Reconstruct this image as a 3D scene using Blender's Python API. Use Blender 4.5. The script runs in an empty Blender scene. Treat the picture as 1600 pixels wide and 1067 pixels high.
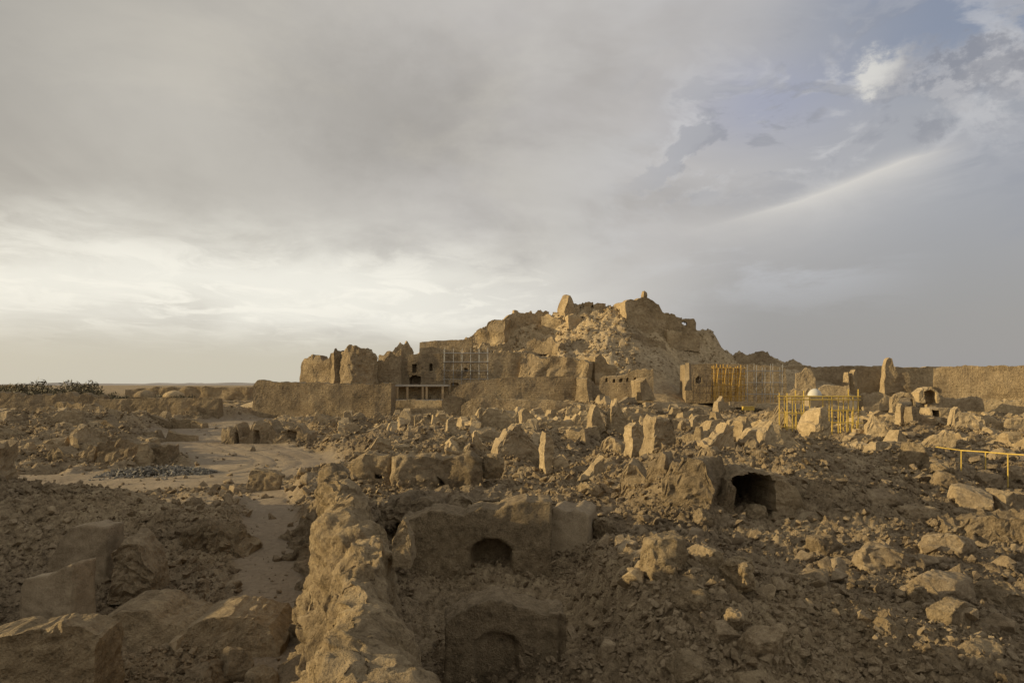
import bpy, bmesh, math, random
import numpy as np
from mathutils import Vector, Matrix, Euler

SEED = 7
rng = np.random.default_rng(SEED)
F = 1066.7          # focal length in pixels of the 1600 px wide photograph (24 mm lens)
HZ = 600.0          # row of the horizon
EYE = 7.0           # height of the camera above the low ground

scene = bpy.context.scene
COL = scene.collection

# ------------------------------------------------------------------ noise
_prm = np.arange(256); np.random.default_rng(3).shuffle(_prm)
_prm = np.concatenate([_prm, _prm, _prm])
_g = np.random.default_rng(5).normal(size=(256, 3)); _g /= np.linalg.norm(_g, axis=1)[:, None]

def perlin(x, y, z=None):
    x = np.asarray(x, float); y = np.asarray(y, float)
    z = np.zeros_like(x) if z is None else np.asarray(z, float)
    xi = np.floor(x).astype(int); yi = np.floor(y).astype(int); zi = np.floor(z).astype(int)
    xf = x - xi; yf = y - yi; zf = z - zi
    xi &= 255; yi &= 255; zi &= 255
    f = lambda t: t*t*t*(t*(t*6-15)+10)
    u, v, w = f(xf), f(yf), f(zf)
    def gr(dx, dy, dz):
        h = _prm[_prm[_prm[xi+dx]+yi+dy]+zi+dz]
        g = _g[h]
        return g[..., 0]*(xf-dx)+g[..., 1]*(yf-dy)+g[..., 2]*(zf-dz)
    L = lambda a, b, t: a+t*(b-a)
    return L(L(L(gr(0,0,0), gr(1,0,0), u), L(gr(0,1,0), gr(1,1,0), u), v),
             L(L(gr(0,0,1), gr(1,0,1), u), L(gr(0,1,1), gr(1,1,1), u), v), w)*1.5

def perlin2(x, y):
    x = np.asarray(x, float); y = np.asarray(y, float)
    xi = np.floor(x).astype(int); yi = np.floor(y).astype(int)
    xf = x - xi; yf = y - yi; xi &= 255; yi &= 255
    f = lambda t: t*t*t*(t*(t*6-15)+10)
    u, v = f(xf), f(yf)
    def gr(dx, dy):
        g = _g[_prm[_prm[xi+dx]+yi+dy]]
        return g[..., 0]*(xf-dx)+g[..., 1]*(yf-dy)
    a = gr(0,0)+u*(gr(1,0)-gr(0,0)); b = gr(0,1)+u*(gr(1,1)-gr(0,1))
    return (a+v*(b-a))*1.5

def fbm2(x, y, sc, oc=4, gain=.5):
    s = 0; a = 1
    for k in range(oc):
        s = s + a*perlin2(x*sc+17.3*k, y*sc+9.1*k); sc *= 2.03; a *= gain
    return s

def fbm3(P, sc, oc=3, off=0., gain=.5):
    s = 0; a = 1
    for k in range(oc):
        s = s + a*perlin(P[:, 0]*sc+off+7.7*k, P[:, 1]*sc+off*1.7+3.1*k, P[:, 2]*sc+off*.6+5.3*k); sc *= 2.03; a *= gain
    return s

def vec3(P, sc, oc=3, off=0.):
    return np.stack([fbm3(P, sc, oc, off), fbm3(P, sc, oc, off+31.4), fbm3(P, sc, oc, off+67.9)], 1)

def cells(x, y, sc):
    """clods: domes of random height, dark creases between them (0..1)"""
    x = x*sc; y = y*sc
    xi = np.floor(x).astype(int); yi = np.floor(y).astype(int)
    d1 = np.full(x.shape, 9.); d2 = np.full(x.shape, 9.); hh = np.zeros(x.shape)
    for dx in (-1, 0, 1):
        for dy in (-1, 0, 1):
            h = _prm[_prm[(xi+dx) & 255]+((yi+dy) & 255)]
            cx = xi+dx+_prm[h]/255.; cy = yi+dy+_prm[h+57]/255.
            d = np.hypot(x-cx, y-cy)
            near = d < d1
            d2 = np.where(near, d1, np.minimum(d2, d))
            hh = np.where(near, _prm[h+111]/255., hh)
            d1 = np.where(near, d, d1)
    return np.clip((d2-d1)*1.6, 0, 1)**.5*(.35+.65*hh)

def sstep(a, b, x):
    t = np.clip((x-a)/(b-a), 0, 1); return t*t*(3-2*t)

# ------------------------------------------------------------------ terrain
def seg_dist(x, y, pts):
    best = np.full(np.shape(x), 1e9)
    for (x0, y0), (x1, y1) in zip(pts[:-1], pts[1:]):
        dx, dy = x1-x0, y1-y0; l = dx*dx+dy*dy
        t = np.clip(((x-x0)*dx+(y-y0)*dy)/l, 0, 1)
        best = np.minimum(best, np.hypot(x-x0-t*dx, y-y0-t*dy))
    return best

ROAD = [(-80, 44), (-50, 46), (-35, 47.5), (-28, 49.5), (-22, 53), (-20.5, 58), (-23, 64), (-29, 72), (-36, 81), (-43, 94), (-47, 108), (-44, 122)]
PATH = [(-5.6, 15.5), (-7.3, 21.3), (-9.4, 26.7), (-11.3, 32), (-13.5, 38), (-16, 45)]
ALLEY = [(36, 62), (44, 54), (60, 52)]
WALLLINE = [(-.9, 4.), (-1.3, 6.8), (-2.1, 9.5), (-2.7, 12.5), (-3.9, 17), (-5.4, 22.), (-7.0, 27.), (-8.6, 32.5), (-9.4, 37)]

# x, y, sigma x, sigma y, height, (all in metres)
MOUNDS = [
    (14.5, 40, 4.5, 4., 1.7), (8.0, 32.5, 1.2, 2.2, 1.9), (14.6, 32.6, 1.6, 1.6, 1.3), (19, 47, 5, 5, 1.3), (25, 51, 7, 5, 1.2), (10, 44, 4, 3.5, .8),
    (10, 19, 7, 5, .55), (15, 30, 8, 6, .5), (2.8, 31, 2.6, 2.2, .7), (4.6, 23.5, 2., 3., 1.0), (3.9, 17.0, 1.7, 3.2, 1.5), (8.5, 16.5, 4, 3, .9),
    (-3, 34, 5, 2, .7), (4, 52, 8, 4, .5), (-10, 62, 9, 5, 1.5), (-4, 72, 9, 5, 1.0),
    (-27, 35, 5, 2.4, 1.9), (-22, 30.5, 3, 2.2, 1.3), (-19.5, 33, 2.2, 1.6, .9), (-14.5, 30, 2.0, 2., 1.2), (-20, 26, 4, 3, .3), (-14, 17.4, 4, 1.2, .3),
    (-14, 40, 1.8, 4, .9), (-11.2, 46, 2.6, 6, 1.1),
    (-62, 72, 20, 9, 2.0), (-80, 92, 26, 10, 2.2), (-56, 90, 9, 6, 1.1), (-48, 122, 6, 9, 2.6), (-43, 116, 5, 5, 1.2),
    (20, 82, 9, 5, 1.0), (40, 96, 10, 5, 1.2), (9, 100, 9, 6, 1.6), (54, 80, 9, 5, 1.2), (66, 100, 12, 6, 1.0),
    (-20, 100, 10, 5, .9), (18, 112, 5, 7, 2.2), (14, 122, 4, 6, 2.), (30, 122, 8, 5, 1.2), (48, 118, 6, 5, 1.4),
]
def g0(x, y):
    x = np.asarray(x, float); y = np.asarray(y, float)
    right = np.interp(y, [0, 18, 25, 37, 60, 100, 130, 200, 300, 900, 4000], [0, 0, .1, .6, 1.0, 1.0, .8, 1.6, 2.2, 2, 0])
    left = np.interp(y, [0, 18, 60, 100, 130, 200, 300, 900, 4000], [0, 0, 0, .4, .8, 1.8, 2.2, 2, 0])
    k = sstep(-14, -2, x + .0*y + np.clip((y-40)*.18, 0, 12))
    z = left*(1-k)+right*k
    for mx, my, sx, sy, h in MOUNDS:
        z = z + h*np.exp(-.5*(((x-mx)/sx)**2+((y-my)/sy)**2))
    r = sstep(4.8, 8.5, seg_dist(x, y, ROAD))
    flat = np.interp(y, [0, 60, 100, 130], [0, 0, .4, .8])
    z = flat*(1-r)+z*r
    p = sstep(.9, 2.2, seg_dist(x, y, PATH))
    z = z*(.25+.75*p)
    # sunken court right of the long wall
    c = sstep(-3.6, -2.6, x)*(1-sstep(1.6, 3.2, x))*sstep(15, 16.5, y)*(1-sstep(25.2, 26, y))
    z = z*(1-c)+c*.02
    return z

def dust(x, y):
    """1 on road, path and other trodden ground"""
    a = 1-sstep(4.9, 7.6, seg_dist(x, y, ROAD)+1.1*perlin2(x*.25, y*.25))
    b = 1-sstep(.8, 1.7, seg_dist(x, y, PATH)+.35*perlin2(x*.6, y*.6))
    c = .75*(1-sstep(2, 5, seg_dist(x, y, ALLEY)))
    d = .8*np.exp(-.5*(((x+17)/4.5)**2+((y-40)/4.)**2))
    return np.clip(np.maximum(np.maximum(a, b), np.maximum(c, d)), 0, 1)

def gfull(x, y):
    z = g0(x, y)
    d = 1-dust(x, y)
    n = fbm2(x, y, .16, 3)*.55 + fbm2(x+50, y, .55, 3)*.28
    n = n*(.5+.6*sstep(20, 60, y)) + sstep(38, 55, y)*(1-sstep(115, 140, y))*(.75*(1-np.abs(fbm2(x+33, y*.8, .13, 3))*2.2)-.45)
    cl = cells(x+.3*perlin2(x*.9, y*.9), y+.3*perlin2(x*.9+7, y*.9), 1.15)*.24 + cells(x+40, y+11, 2.7)*.17 + cells(x+80, y+31, 6.)*.09
    fine = fbm2(x+9, y+3, 2.4, 4)*.09
    z = z + d*(n + cl - .25 + fine) + (1-d)*(fbm2(x, y, .5, 4)*.05)
    far = sstep(260, 500, np.hypot(x, y))
    return z*(1-far)+far*(g0(x, y))

def ray_ground(px, py):
    Y = np.geomspace(5, 260, 900)
    x = (px-800)/F*Y; z = EYE+(HZ-py)/F*Y
    b = np.nonzero(z <= g0(x, Y))[0]
    return float(Y[b[0]]) if len(b) else 200.

def at(px, py, Y):
    return ((px-800)/F*Y, Y, EYE+(HZ-py)/F*Y)

# ------------------------------------------------------------------ mesh helpers
def build(name, V, Q=None, T=None, mat=None, parent=None, smooth=False, loc=None):
    V = np.asarray(V, float)
    me = bpy.data.meshes.new(name)
    Q = np.zeros((0, 4), int) if Q is None or not len(Q) else np.asarray(Q, int)
    T = np.zeros((0, 3), int) if T is None or not len(T) else np.asarray(T, int)
    if loc is not None: V = V-np.asarray(loc)
    nl = Q.size+T.size
    me.vertices.add(len(V)); me.loops.add(nl); me.polygons.add(len(Q)+len(T))
    me.vertices.foreach_set('co', V.astype(np.float32).ravel())
    me.loops.foreach_set('vertex_index', np.concatenate([Q.ravel(), T.ravel()]).astype(np.int32))
    st = np.concatenate([np.arange(len(Q))*4, Q.size+np.arange(len(T))*3]).astype(np.int32)
    me.polygons.foreach_set('loop_start', st)
    me.polygons.foreach_set('use_smooth', np.full(len(st), bool(smooth)))
    me.update(calc_edges=True)
    if mat: me.materials.append(mat)
    o = bpy.data.objects.new(name, me); COL.objects.link(o)
    if loc is not None: o.location = loc
    if parent: o.parent = parent
    return o

def tag(o, label=None, cat=None, group=None, kind=None):
    if label: o['label'] = label
    if cat: o['category'] = cat
    if group: o['group'] = group
    o['kind'] = kind if kind else 'thing'
    return o

def empty(name, loc, label, cat, group=None, rz=0):
    o = bpy.data.objects.new(name, None); COL.objects.link(o)
    o.location = loc; o.rotation_euler.z = rz; o.empty_display_size = .3
    return tag(o, label, cat, group)

class MB:
    def __init__(s): s.v = []; s.q = []; s.n = 0
    def box(s, c, size, rot=None):
        h = np.array(size)/2
        v = np.array([[x, y, z] for x in (-1, 1) for y in (-1, 1) for z in (-1, 1)])*h
        if rot is not None: v = v @ np.array(rot).T
        s.v.append(v+np.array(c))
        s.q.append(np.array([[0,1,3,2],[4,6,7,5],[0,4,5,1],[2,3,7,6],[0,2,6,4],[1,5,7,3]])+s.n); s.n += 8
        return s
    def bar(s, a, b, r, n=6):
        a = np.array(a, float); b = np.array(b, float); d = b-a; d /= np.linalg.norm(d)
        u = np.cross(d, [0, 0, 1.]) if abs(d[2]) < .9 else np.cross(d, [1., 0, 0]); u /= np.linalg.norm(u); w = np.cross(d, u)
        t = np.arange(n)/n*2*np.pi
        ring = np.cos(t)[:, None]*u*r+np.sin(t)[:, None]*w*r
        s.v.append(np.concatenate([a+ring, b+ring]))
        k = np.arange(n)
        s.q.append(np.stack([k, (k+1) % n, (k+1) % n+n, k+n], 1)+s.n)
        c = np.arange(0, n-2, 2) if n % 2 == 0 else []
        for i in c:
            s.q.append(np.array([[0, (i+3) % n, i+2, i+1], [n, n+i+1, n+i+2, n+(i+3) % n]])+s.n)
        s.n += 2*n
        return s
    def build(s, name, mat, parent=None, smooth=False, loc=None):
        return build(name, np.concatenate(s.v), np.concatenate(s.q), None, mat, parent, smooth, loc)

# ------------------------------------------------------------------ node helper
class NT:
    def __init__(s, tree): s.t = tree
    def n(s, typ, **kw):
        nd = s.t.nodes.new(typ)
        for k, v in kw.items(): setattr(nd, k, v)
        return nd
    def put(s, sock, v):
        if isinstance(v, X): s.t.links.new(v.s, sock)
        elif hasattr(v, 'links'): s.t.links.new(v, sock)
        else: sock.default_value = v
    def m(s, op, *a, clamp=False):
        nd = s.n('ShaderNodeMath', operation=op, use_clamp=clamp)
        for i, v in enumerate(a): s.put(nd.inputs[i], v)
        return X(s, nd.outputs[0])
    def noise(s, vec, scale, detail=4, rough=.5, dist=0.):
        nd = s.n('ShaderNodeTexNoise'); s.put(nd.inputs['Vector'], vec)
        nd.inputs['Scale'].default_value = scale; nd.inputs['Detail'].default_value = detail
        nd.inputs['Roughness'].default_value = rough; nd.inputs['Distortion'].default_value = dist
        return X(s, nd.outputs[0])
    def mapr(s, v, a, b, c=0., d=1., smooth=True):
        nd = s.n('ShaderNodeMapRange', interpolation_type='SMOOTHSTEP' if smooth else 'LINEAR')
        for i, q in enumerate((v, a, b, c, d)): s.put(nd.inputs[i], q)
        return X(s, nd.outputs[0])
    def mix(s, f, a, b, mode='MIX'):
        nd = s.n('ShaderNodeMix', data_type='RGBA', blend_type=mode)
        s.put(nd.inputs[0], f)
        for i, v in ((6, a), (7, b)):
            s.put(nd.inputs[i], v if not isinstance(v, tuple) else (*v[:3], 1))
        return X(s, nd.outputs[2])
    def comb(s, x, y, z):
        nd = s.n('ShaderNodeCombineXYZ')
        for i, v in enumerate((x, y, z)): s.put(nd.inputs[i], v)
        return X(s, nd.outputs[0])
    def sep(s, v):
        nd = s.n('ShaderNodeSeparateXYZ'); s.put(nd.inputs[0], v)
        return [X(s, q) for q in nd.outputs]
    def scale(s, v, vec):
        nd = s.n('ShaderNodeVectorMath', operation='MULTIPLY'); s.put(nd.inputs[0], v); nd.inputs[1].default_value = vec
        return X(s, nd.outputs[0])
class X:
    def __init__(s, nt, sock): s.nt = nt; s.s = sock
    def __add__(s, o): return s.nt.m('ADD', s, o)
    __radd__ = __add__
    def __sub__(s, o): return s.nt.m('SUBTRACT', s, o)
    def __rsub__(s, o): return s.nt.m('SUBTRACT', o, s)
    def __mul__(s, o): return s.nt.m('MULTIPLY', s, o)
    __rmul__ = __mul__
    def __truediv__(s, o): return s.nt.m('DIVIDE', s, o)
    def __rtruediv__(s, o): return s.nt.m('DIVIDE', o, s)

def srgb(r, g, b):
    f = lambda c: (c/255/12.92) if c/255 <= .04045 else ((c/255+.055)/1.055)**2.4
    return (f(r), f(g), f(b))

# ------------------------------------------------------------------ materials
def mud(name, dark, mid, light, bump=.6, courses=0., rills=0., scale=1., rough=.95, dist=.34, dusty=None):
    m = bpy.data.materials.new(name); m.use_nodes = True
    t = m.node_tree; t.nodes.clear(); N = NT(t)
    pos = N.n('ShaderNodeNewGeometry').outputs['Position']
    P = X(N, pos)
    n1 = N.noise(P, .22*scale, 5, .6); n2 = N.noise(P, 2.4*scale, 5, .65); n3 = N.noise(P, 14*scale, 3, .6)
    f = n1*.4+n2*.42+n3*.28
    c = N.mix(N.mapr(f, .42, .56), tuple(k*.86 for k in dark), mid)
    c = N.mix(N.mapr(f, .53, .66), c, tuple(k*1.06 for k in light))
    # patches of smoother, paler plaster wash
    c = N.mix(N.mapr(N.noise(P, .55*scale, 3, .5, .4), .52, .66)*.35, c, light)
    rnd = X(N, N.n('ShaderNodeObjectInfo').outputs['Random'])
    c = N.mix(1., c, N.mix(rnd, (.84, .83, .82), (1.13, 1.12, 1.09)), 'MULTIPLY')
    big = N.noise(P, .07, 3, .5)
    c = N.mix(1., c, N.mix(N.mapr(big, .35, .65), (.86, .86, .88), (1.1, 1.09, 1.06)), 'MULTIPLY')
    if dusty:
        at_ = N.n('ShaderNodeAttribute', attribute_name='dust')
        c = N.mix(N.mapr(X(N, at_.outputs['Fac']) + n2*.5 - .25, .1, .9), c, N.mix(N.mapr(n2*.6+n1*.4, .38, .62), dusty, tuple(k*1.22 for k in dusty)))
    h = N.noise(P, 1.7*scale, 7, .72)*1.0 + N.noise(P, 7*scale, 5, .7)*.6 + N.noise(P, 23*scale, 3, .6)*.25
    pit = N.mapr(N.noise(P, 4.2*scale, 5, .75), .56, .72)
    c = N.mix(pit*.38, c, tuple(k*.55 for k in dark))  # cavity shade painted into the colour, on top of the bumped pits
    h = h - pit*.5
    if rills:
        h = h + N.noise(N.scale(P, (1.6, 1.6, .16)), 1.7, 4, .6)*rills
    if courses:
        z = N.sep(P)[2]
        w = N.m('SINE', (z*2*math.pi/.34) + N.noise(P, .8, 2)*5)
        h = h + w*courses*N.mapr(N.noise(P, .35, 2), .4, .65)
    b = N.n('ShaderNodeBump'); b.inputs['Strength'].default_value = bump; b.inputs['Distance'].default_value = dist
    N.put(b.inputs['Height'], h)
    p = N.n('ShaderNodeBsdfPrincipled'); p.inputs['Roughness'].default_value = rough
    p.inputs['Specular IOR Level'].default_value = .12
    N.put(p.inputs['Base Color'], c); t.links.new(b.outputs[0], p.inputs['Normal'])
    o = N.n('ShaderNodeOutputMaterial'); t.links.new(p.outputs[0], o.inputs[0])
    return m

def plain(name, col, rough=.6, metal=0., var=.25, sc=6.):
    m = bpy.data.materials.new(name); m.use_nodes = True
    t = m.node_tree; t.nodes.clear(); N = NT(t)
    P = X(N, N.n('ShaderNodeNewGeometry').outputs['Position'])
    c = N.mix(N.mapr(N.noise(P, sc, 4, .65), .35, .7), tuple(k*(1-var) for k in col), col)
    p = N.n('ShaderNodeBsdfPrincipled'); p.inputs['Roughness'].default_value = rough; p.inputs['Metallic'].default_value = metal
    N.put(p.inputs['Base Color'], c)
    o = N.n('ShaderNodeOutputMaterial'); t.links.new(p.outputs[0], o.inputs[0])
    return m

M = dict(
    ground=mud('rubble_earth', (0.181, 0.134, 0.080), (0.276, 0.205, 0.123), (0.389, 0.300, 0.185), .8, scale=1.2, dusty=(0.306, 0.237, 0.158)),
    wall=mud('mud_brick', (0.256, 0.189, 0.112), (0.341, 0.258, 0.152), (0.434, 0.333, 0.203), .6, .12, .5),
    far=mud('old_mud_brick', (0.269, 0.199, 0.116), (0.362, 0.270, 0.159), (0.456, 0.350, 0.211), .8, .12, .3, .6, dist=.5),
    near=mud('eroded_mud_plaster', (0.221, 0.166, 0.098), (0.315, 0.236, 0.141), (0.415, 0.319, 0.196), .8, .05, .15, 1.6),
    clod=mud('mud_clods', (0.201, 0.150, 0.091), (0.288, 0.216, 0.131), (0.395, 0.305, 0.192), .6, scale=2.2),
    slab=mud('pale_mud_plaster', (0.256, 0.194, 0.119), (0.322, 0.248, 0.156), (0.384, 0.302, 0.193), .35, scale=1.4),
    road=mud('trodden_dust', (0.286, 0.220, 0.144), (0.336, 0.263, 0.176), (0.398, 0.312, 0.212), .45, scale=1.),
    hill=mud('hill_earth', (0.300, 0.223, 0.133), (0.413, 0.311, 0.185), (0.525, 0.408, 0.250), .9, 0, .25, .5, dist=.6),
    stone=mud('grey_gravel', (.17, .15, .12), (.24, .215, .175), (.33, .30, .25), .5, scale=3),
    yellow=plain('yellow_paint', (.66, .45, .085), .5),
    bamboo=plain('amber_timber', (.60, .36, .07), .7),
    steel=plain('galvanised_steel', (.42, .42, .41), .45, .3),
    white=plain('white_plaster', (.55, .51, .43), .8, 0, .1),
    concrete=plain('grey_concrete', (.36, .33, .28), .85),
    wood=plain('weathered_planks', (.16, .12, .085), .8),
    mesh=plain('brown_debris_net', (.20, .12, .04), .9),
    leaf=plain('palm_foliage', (.12, .095, .04), .7, 0, .5, 1.2),
    trunk=plain('palm_bark', (.12, .09, .06), .9),
    mount=plain('far_rock', (.30, .27, .25), 1., 0, .2, .002),  # rock colour lightened to stand in for haze over the mountains
)

# ------------------------------------------------------------------ generic ruin wall
def wall_mesh(A, dirv, L, zb, top, th, res, rough, holes=(), seed=0., batter=.25, jag=.15, fine=None, back_batter=None, flat=1., tap=0.):
    """A: ground point of the front-left corner; dirv: unit vector along the front; top: function u(m)->height above zb.
    holes: (u0,u1,z0,z1,arched,depth|None)."""
    ux, uy = dirv; nx, ny = uy, -ux                     # front normal (towards the viewer for yaw 0)
    nu = max(3, int(round(L/res))); u = np.linspace(0, L, nu+1)
    h = np.maximum(top(u), .15)
    if jag:
        st = np.round((perlin2(u*.9+seed*3.7, u*0+seed)+.6*perlin2(u*2.3+seed, u*0+seed*2))*2.2)/2.2+.14*perlin2(u*4.1+seed, u*0+seed*3)
        h = np.maximum(h*(1+0*u)+jag*st, .15)
    mh = h.max(); nv = max(3, int(round(mh/res)))
    U, J = np.meshgrid(u, np.arange(nv+1)/nv, indexing='ij')
    Z = J*h[:, None]
    bt = batter*th
    te = th*(1-tap*.3*np.clip(Z/mh, 0, 1)**1.3)
    off_f = bt*(1-Z/mh)                                  # front foot stands forward
    off_b = (bt if back_batter is None else back_batter)*(1-Z/mh)
    nt = max(1, int(round(th/res/1.5)))                  # subdivisions across the top and ends
    keep = np.ones((nu, nv), bool)
    fo = np.zeros_like(Z)
    uc = .5*(u[1:]+u[:-1])[:, None]; zc = .25*(Z[1:, 1:]+Z[:-1, 1:]+Z[1:, :-1]+Z[:-1, :-1])
    for (u0, u1, z0, z1, arch, dep) in holes:
        def inside(uu, zz):
            zt = z1 - (0 if not arch else (1-np.sqrt(np.clip(1-((uu-(u0+u1)/2)/((u1-u0)/2))**2, 0, 1)))*(u1-u0)/2*.6)
            return (uu > u0) & (uu < u1) & (zz > z0) & (zz < zt)
        if dep is None: keep &= ~inside(uc, zc)
        else: fo = np.maximum(fo, inside(U, Z)*dep)
    layers = []; eb = tap*min(.12, .2/max(L*.5, .3))
    for k in range(nt+1):
        w = k/nt
        o = (off_f-fo-(th-te)*.5)*(1-w) - (th+off_b-(th-te)*.5)*w
        Ue = U+(L/2-U)*eb*np.clip(Z/mh, 0, 1)**1.5
        layers.append(np.stack([A[0]+ux*Ue+nx*o, A[1]+uy*Ue+ny*o, zb+Z], -1))
    V = np.stack(layers, 0)                              # (nt+1, nu+1, nv+1, 3)
    shp = V.shape[:3]; idx = np.arange(np.prod(shp)).reshape(shp)
    Q = []
    i, j = np.nonzero(keep)
    Q.append(np.stack([idx[0, i, j], idx[0, i+1, j], idx[0, i+1, j+1], idx[0, i, j+1]], 1))
    Q.append(np.stack([idx[nt, i, j], idx[nt, i, j+1], idx[nt, i+1, j+1], idx[nt, i+1, j]], 1))
    K = np.zeros((nu+2, nv+2), bool); K[1:-1, 1:-1] = keep
    for k in range(nt):
        # edges along u (between row j-1 and j)
        a, b = K[1:-1, :-1], K[1:-1, 1:]
        i, j = np.nonzero(a & ~b); Q.append(np.stack([idx[k, i, j], idx[k, i+1, j], idx[k+1, i+1, j], idx[k+1, i, j]], 1))
        i, j = np.nonzero(~a & b); 
        if j.size:
            s = j > 0; i = i[s]; j = j[s]
            Q.append(np.stack([idx[k, i, j], idx[k+1, i, j], idx[k+1, i+1, j], idx[k, i+1, j]], 1))
        a, b = K[:-1, 1:-1], K[1:, 1:-1]
        i, j = np.nonzero(a & ~b); Q.append(np.stack([idx[k, i, j], idx[k+1, i, j], idx[k+1, i, j+1], idx[k, i, j+1]], 1))
        i, j = np.nonzero(~a & b); Q.append(np.stack([idx[k, i, j], idx[k, i, j+1], idx[k+1, i, j+1], idx[k+1, i, j]], 1))
    Q = np.concatenate(Q); V = V.reshape(-1, 3)
    used = np.zeros(len(V), bool); used[Q.ravel()] = True
    remap = np.cumsum(used)-1; V = V[used]; Q = remap[Q]
    nrm = np.zeros(shp); nrm[0] = 1.; nrm[-1] = -1.
    nrm = nrm.reshape(-1)[used]
    oc = lambda sc: max(1, min(4, 1+int(math.floor(math.log2(max(.36/(sc*res), 1.))))))
    lump = (V[:, 0]*ux+V[:, 1]*uy)
    D = vec3(V, .7 if res < .25 else .35, oc(.7), seed*13.7)*rough*1.15
    fn = (.62*rough if fine is None else fine*2.2)*flat
    c1 = min(1.9, .34/res); c2 = min(5., .62/res)
    wx = .35*perlin(V[:, 0]*.9, V[:, 1]*.9, V[:, 2]*.9)
    k = (cells(lump+seed*5+wx, V[:, 2]*1.15+seed-wx, c1)-.42)*fn*1.25 + (cells(lump+seed*9-wx, V[:, 2]*1.2+wx, c2)-.4)*fn*.75
    k = k*(.45+.9*sstep(-.25, .3, perlin(V[:, 0]*.45+seed, V[:, 1]*.45, V[:, 2]*.6)))
    D = D + np.stack([nx*k*nrm, ny*k*nrm, k*(.35+.65*(nrm == 0))], 1)
    D = D + vec3(V, min(4.5, .4/res), 2, seed*3.1)*fn*.55
    return V+D, Q

def prof(pts, H):
    us = [p[0] for p in pts]; hs = [p[1] for p in pts]
    return lambda u: np.interp(u/max(u[-1], 1e-6), us, hs)*H

COUNT = [0]
TALUS = []
def ruin(name, label, cat, px0, px1, pt, pb, Y=None, yaw=0., th=1., shape=((0, 1), (1, 1)), mat='wall', res=None,
         rough=None, holes=(), group=None, jag=None, sink=.5, zb=None, parent=None, batter=.25, smooth=False, fine=None, talus=True):
    """One broken wall: pixels of its left, right, top, foot -> a place on the ground, a real size."""
    COUNT[0] += 1; seed = COUNT[0]*1.37
    if Y is None: Y = ray_ground((px0+px1)/2, pb)
    a = math.radians(yaw); s = Y/F
    W = (px1-px0)*s
    if yaw >= 0:
        L = max((W-th*math.sin(a))/math.cos(a), .35); ax = (px0-800)*s+th*math.sin(a); ay = Y
    else:
        L = max((W+th*math.sin(a)*.4)/math.cos(a), .35); ax = (px0-800)*s; ay = Y+L*math.sin(-a)
    zt = EYE+(HZ-pt)*(s if pt <= HZ else (Y+.8*th*math.cos(a))/F)
    if zb is None:
        zb = (EYE+(HZ-pb)*s)
    zb -= sink
    H = max(zt-zb, .3)
    if res is None: res = max(.1, min(.9, Y*.0042))
    if rough is None: rough = min(.35, .05+.10*min(th, 2.5)+.0006*Y)
    if mat == 'wall' and not holes: rough *= 1.15
    if jag is None: jag = min(.8, (.17 if mat == 'wall' else .15)*H)
    hh = []
    for (h0, h1, t0, t1, ar, dep) in holes:               # px, px, py top, py bottom
        o_ = th*math.sin(a) if yaw >= 0 else 0
        hh.append((((h0-px0)*s-o_)/math.cos(a), ((h1-px0)*s-o_)/math.cos(a), EYE+(HZ-t1)*s-zb, EYE+(HZ-t0)*s-zb, ar, dep))
    V, Q = wall_mesh((ax, ay), (math.cos(a), math.sin(a)), L, zb, prof(shape, H), th, res, rough, hh, seed, batter, jag, fine, None, .22 if mat == 'far' else 1., 1. if mat == 'wall' and not holes else 0.)
    c = (ax+math.cos(a)*L/2, ay+math.sin(a)*L/2, zb+sink)
    if Y < 125 and talus: TALUS.append((ax, ay, math.cos(a), math.sin(a), L, th, H-sink, Y))
    o = build(name, V, Q, None, M[mat], parent, smooth, None if parent else c)
    if parent is None: tag(o, label, cat, group)
    return o

# ------------------------------------------------------------------ boulders, slabs, clods
_bm = bmesh.new(); bmesh.ops.create_icosphere(_bm, subdivisions=5, radius=1.)
ICO_V = np.array([v.co[:] for v in _bm.verts]); ICO_T = np.array([[l.vert.index for l in f.loops] for f in _bm.faces]); _bm.free()
_bm = bmesh.new(); bmesh.ops.create_icosphere(_bm, subdivisions=3, radius=1.)
ICO3_V = np.array([v.co[:] for v in _bm.verts]); ICO3_T = np.array([[l.vert.index for l in f.loops] for f in _bm.faces]); _bm.free()

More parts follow.
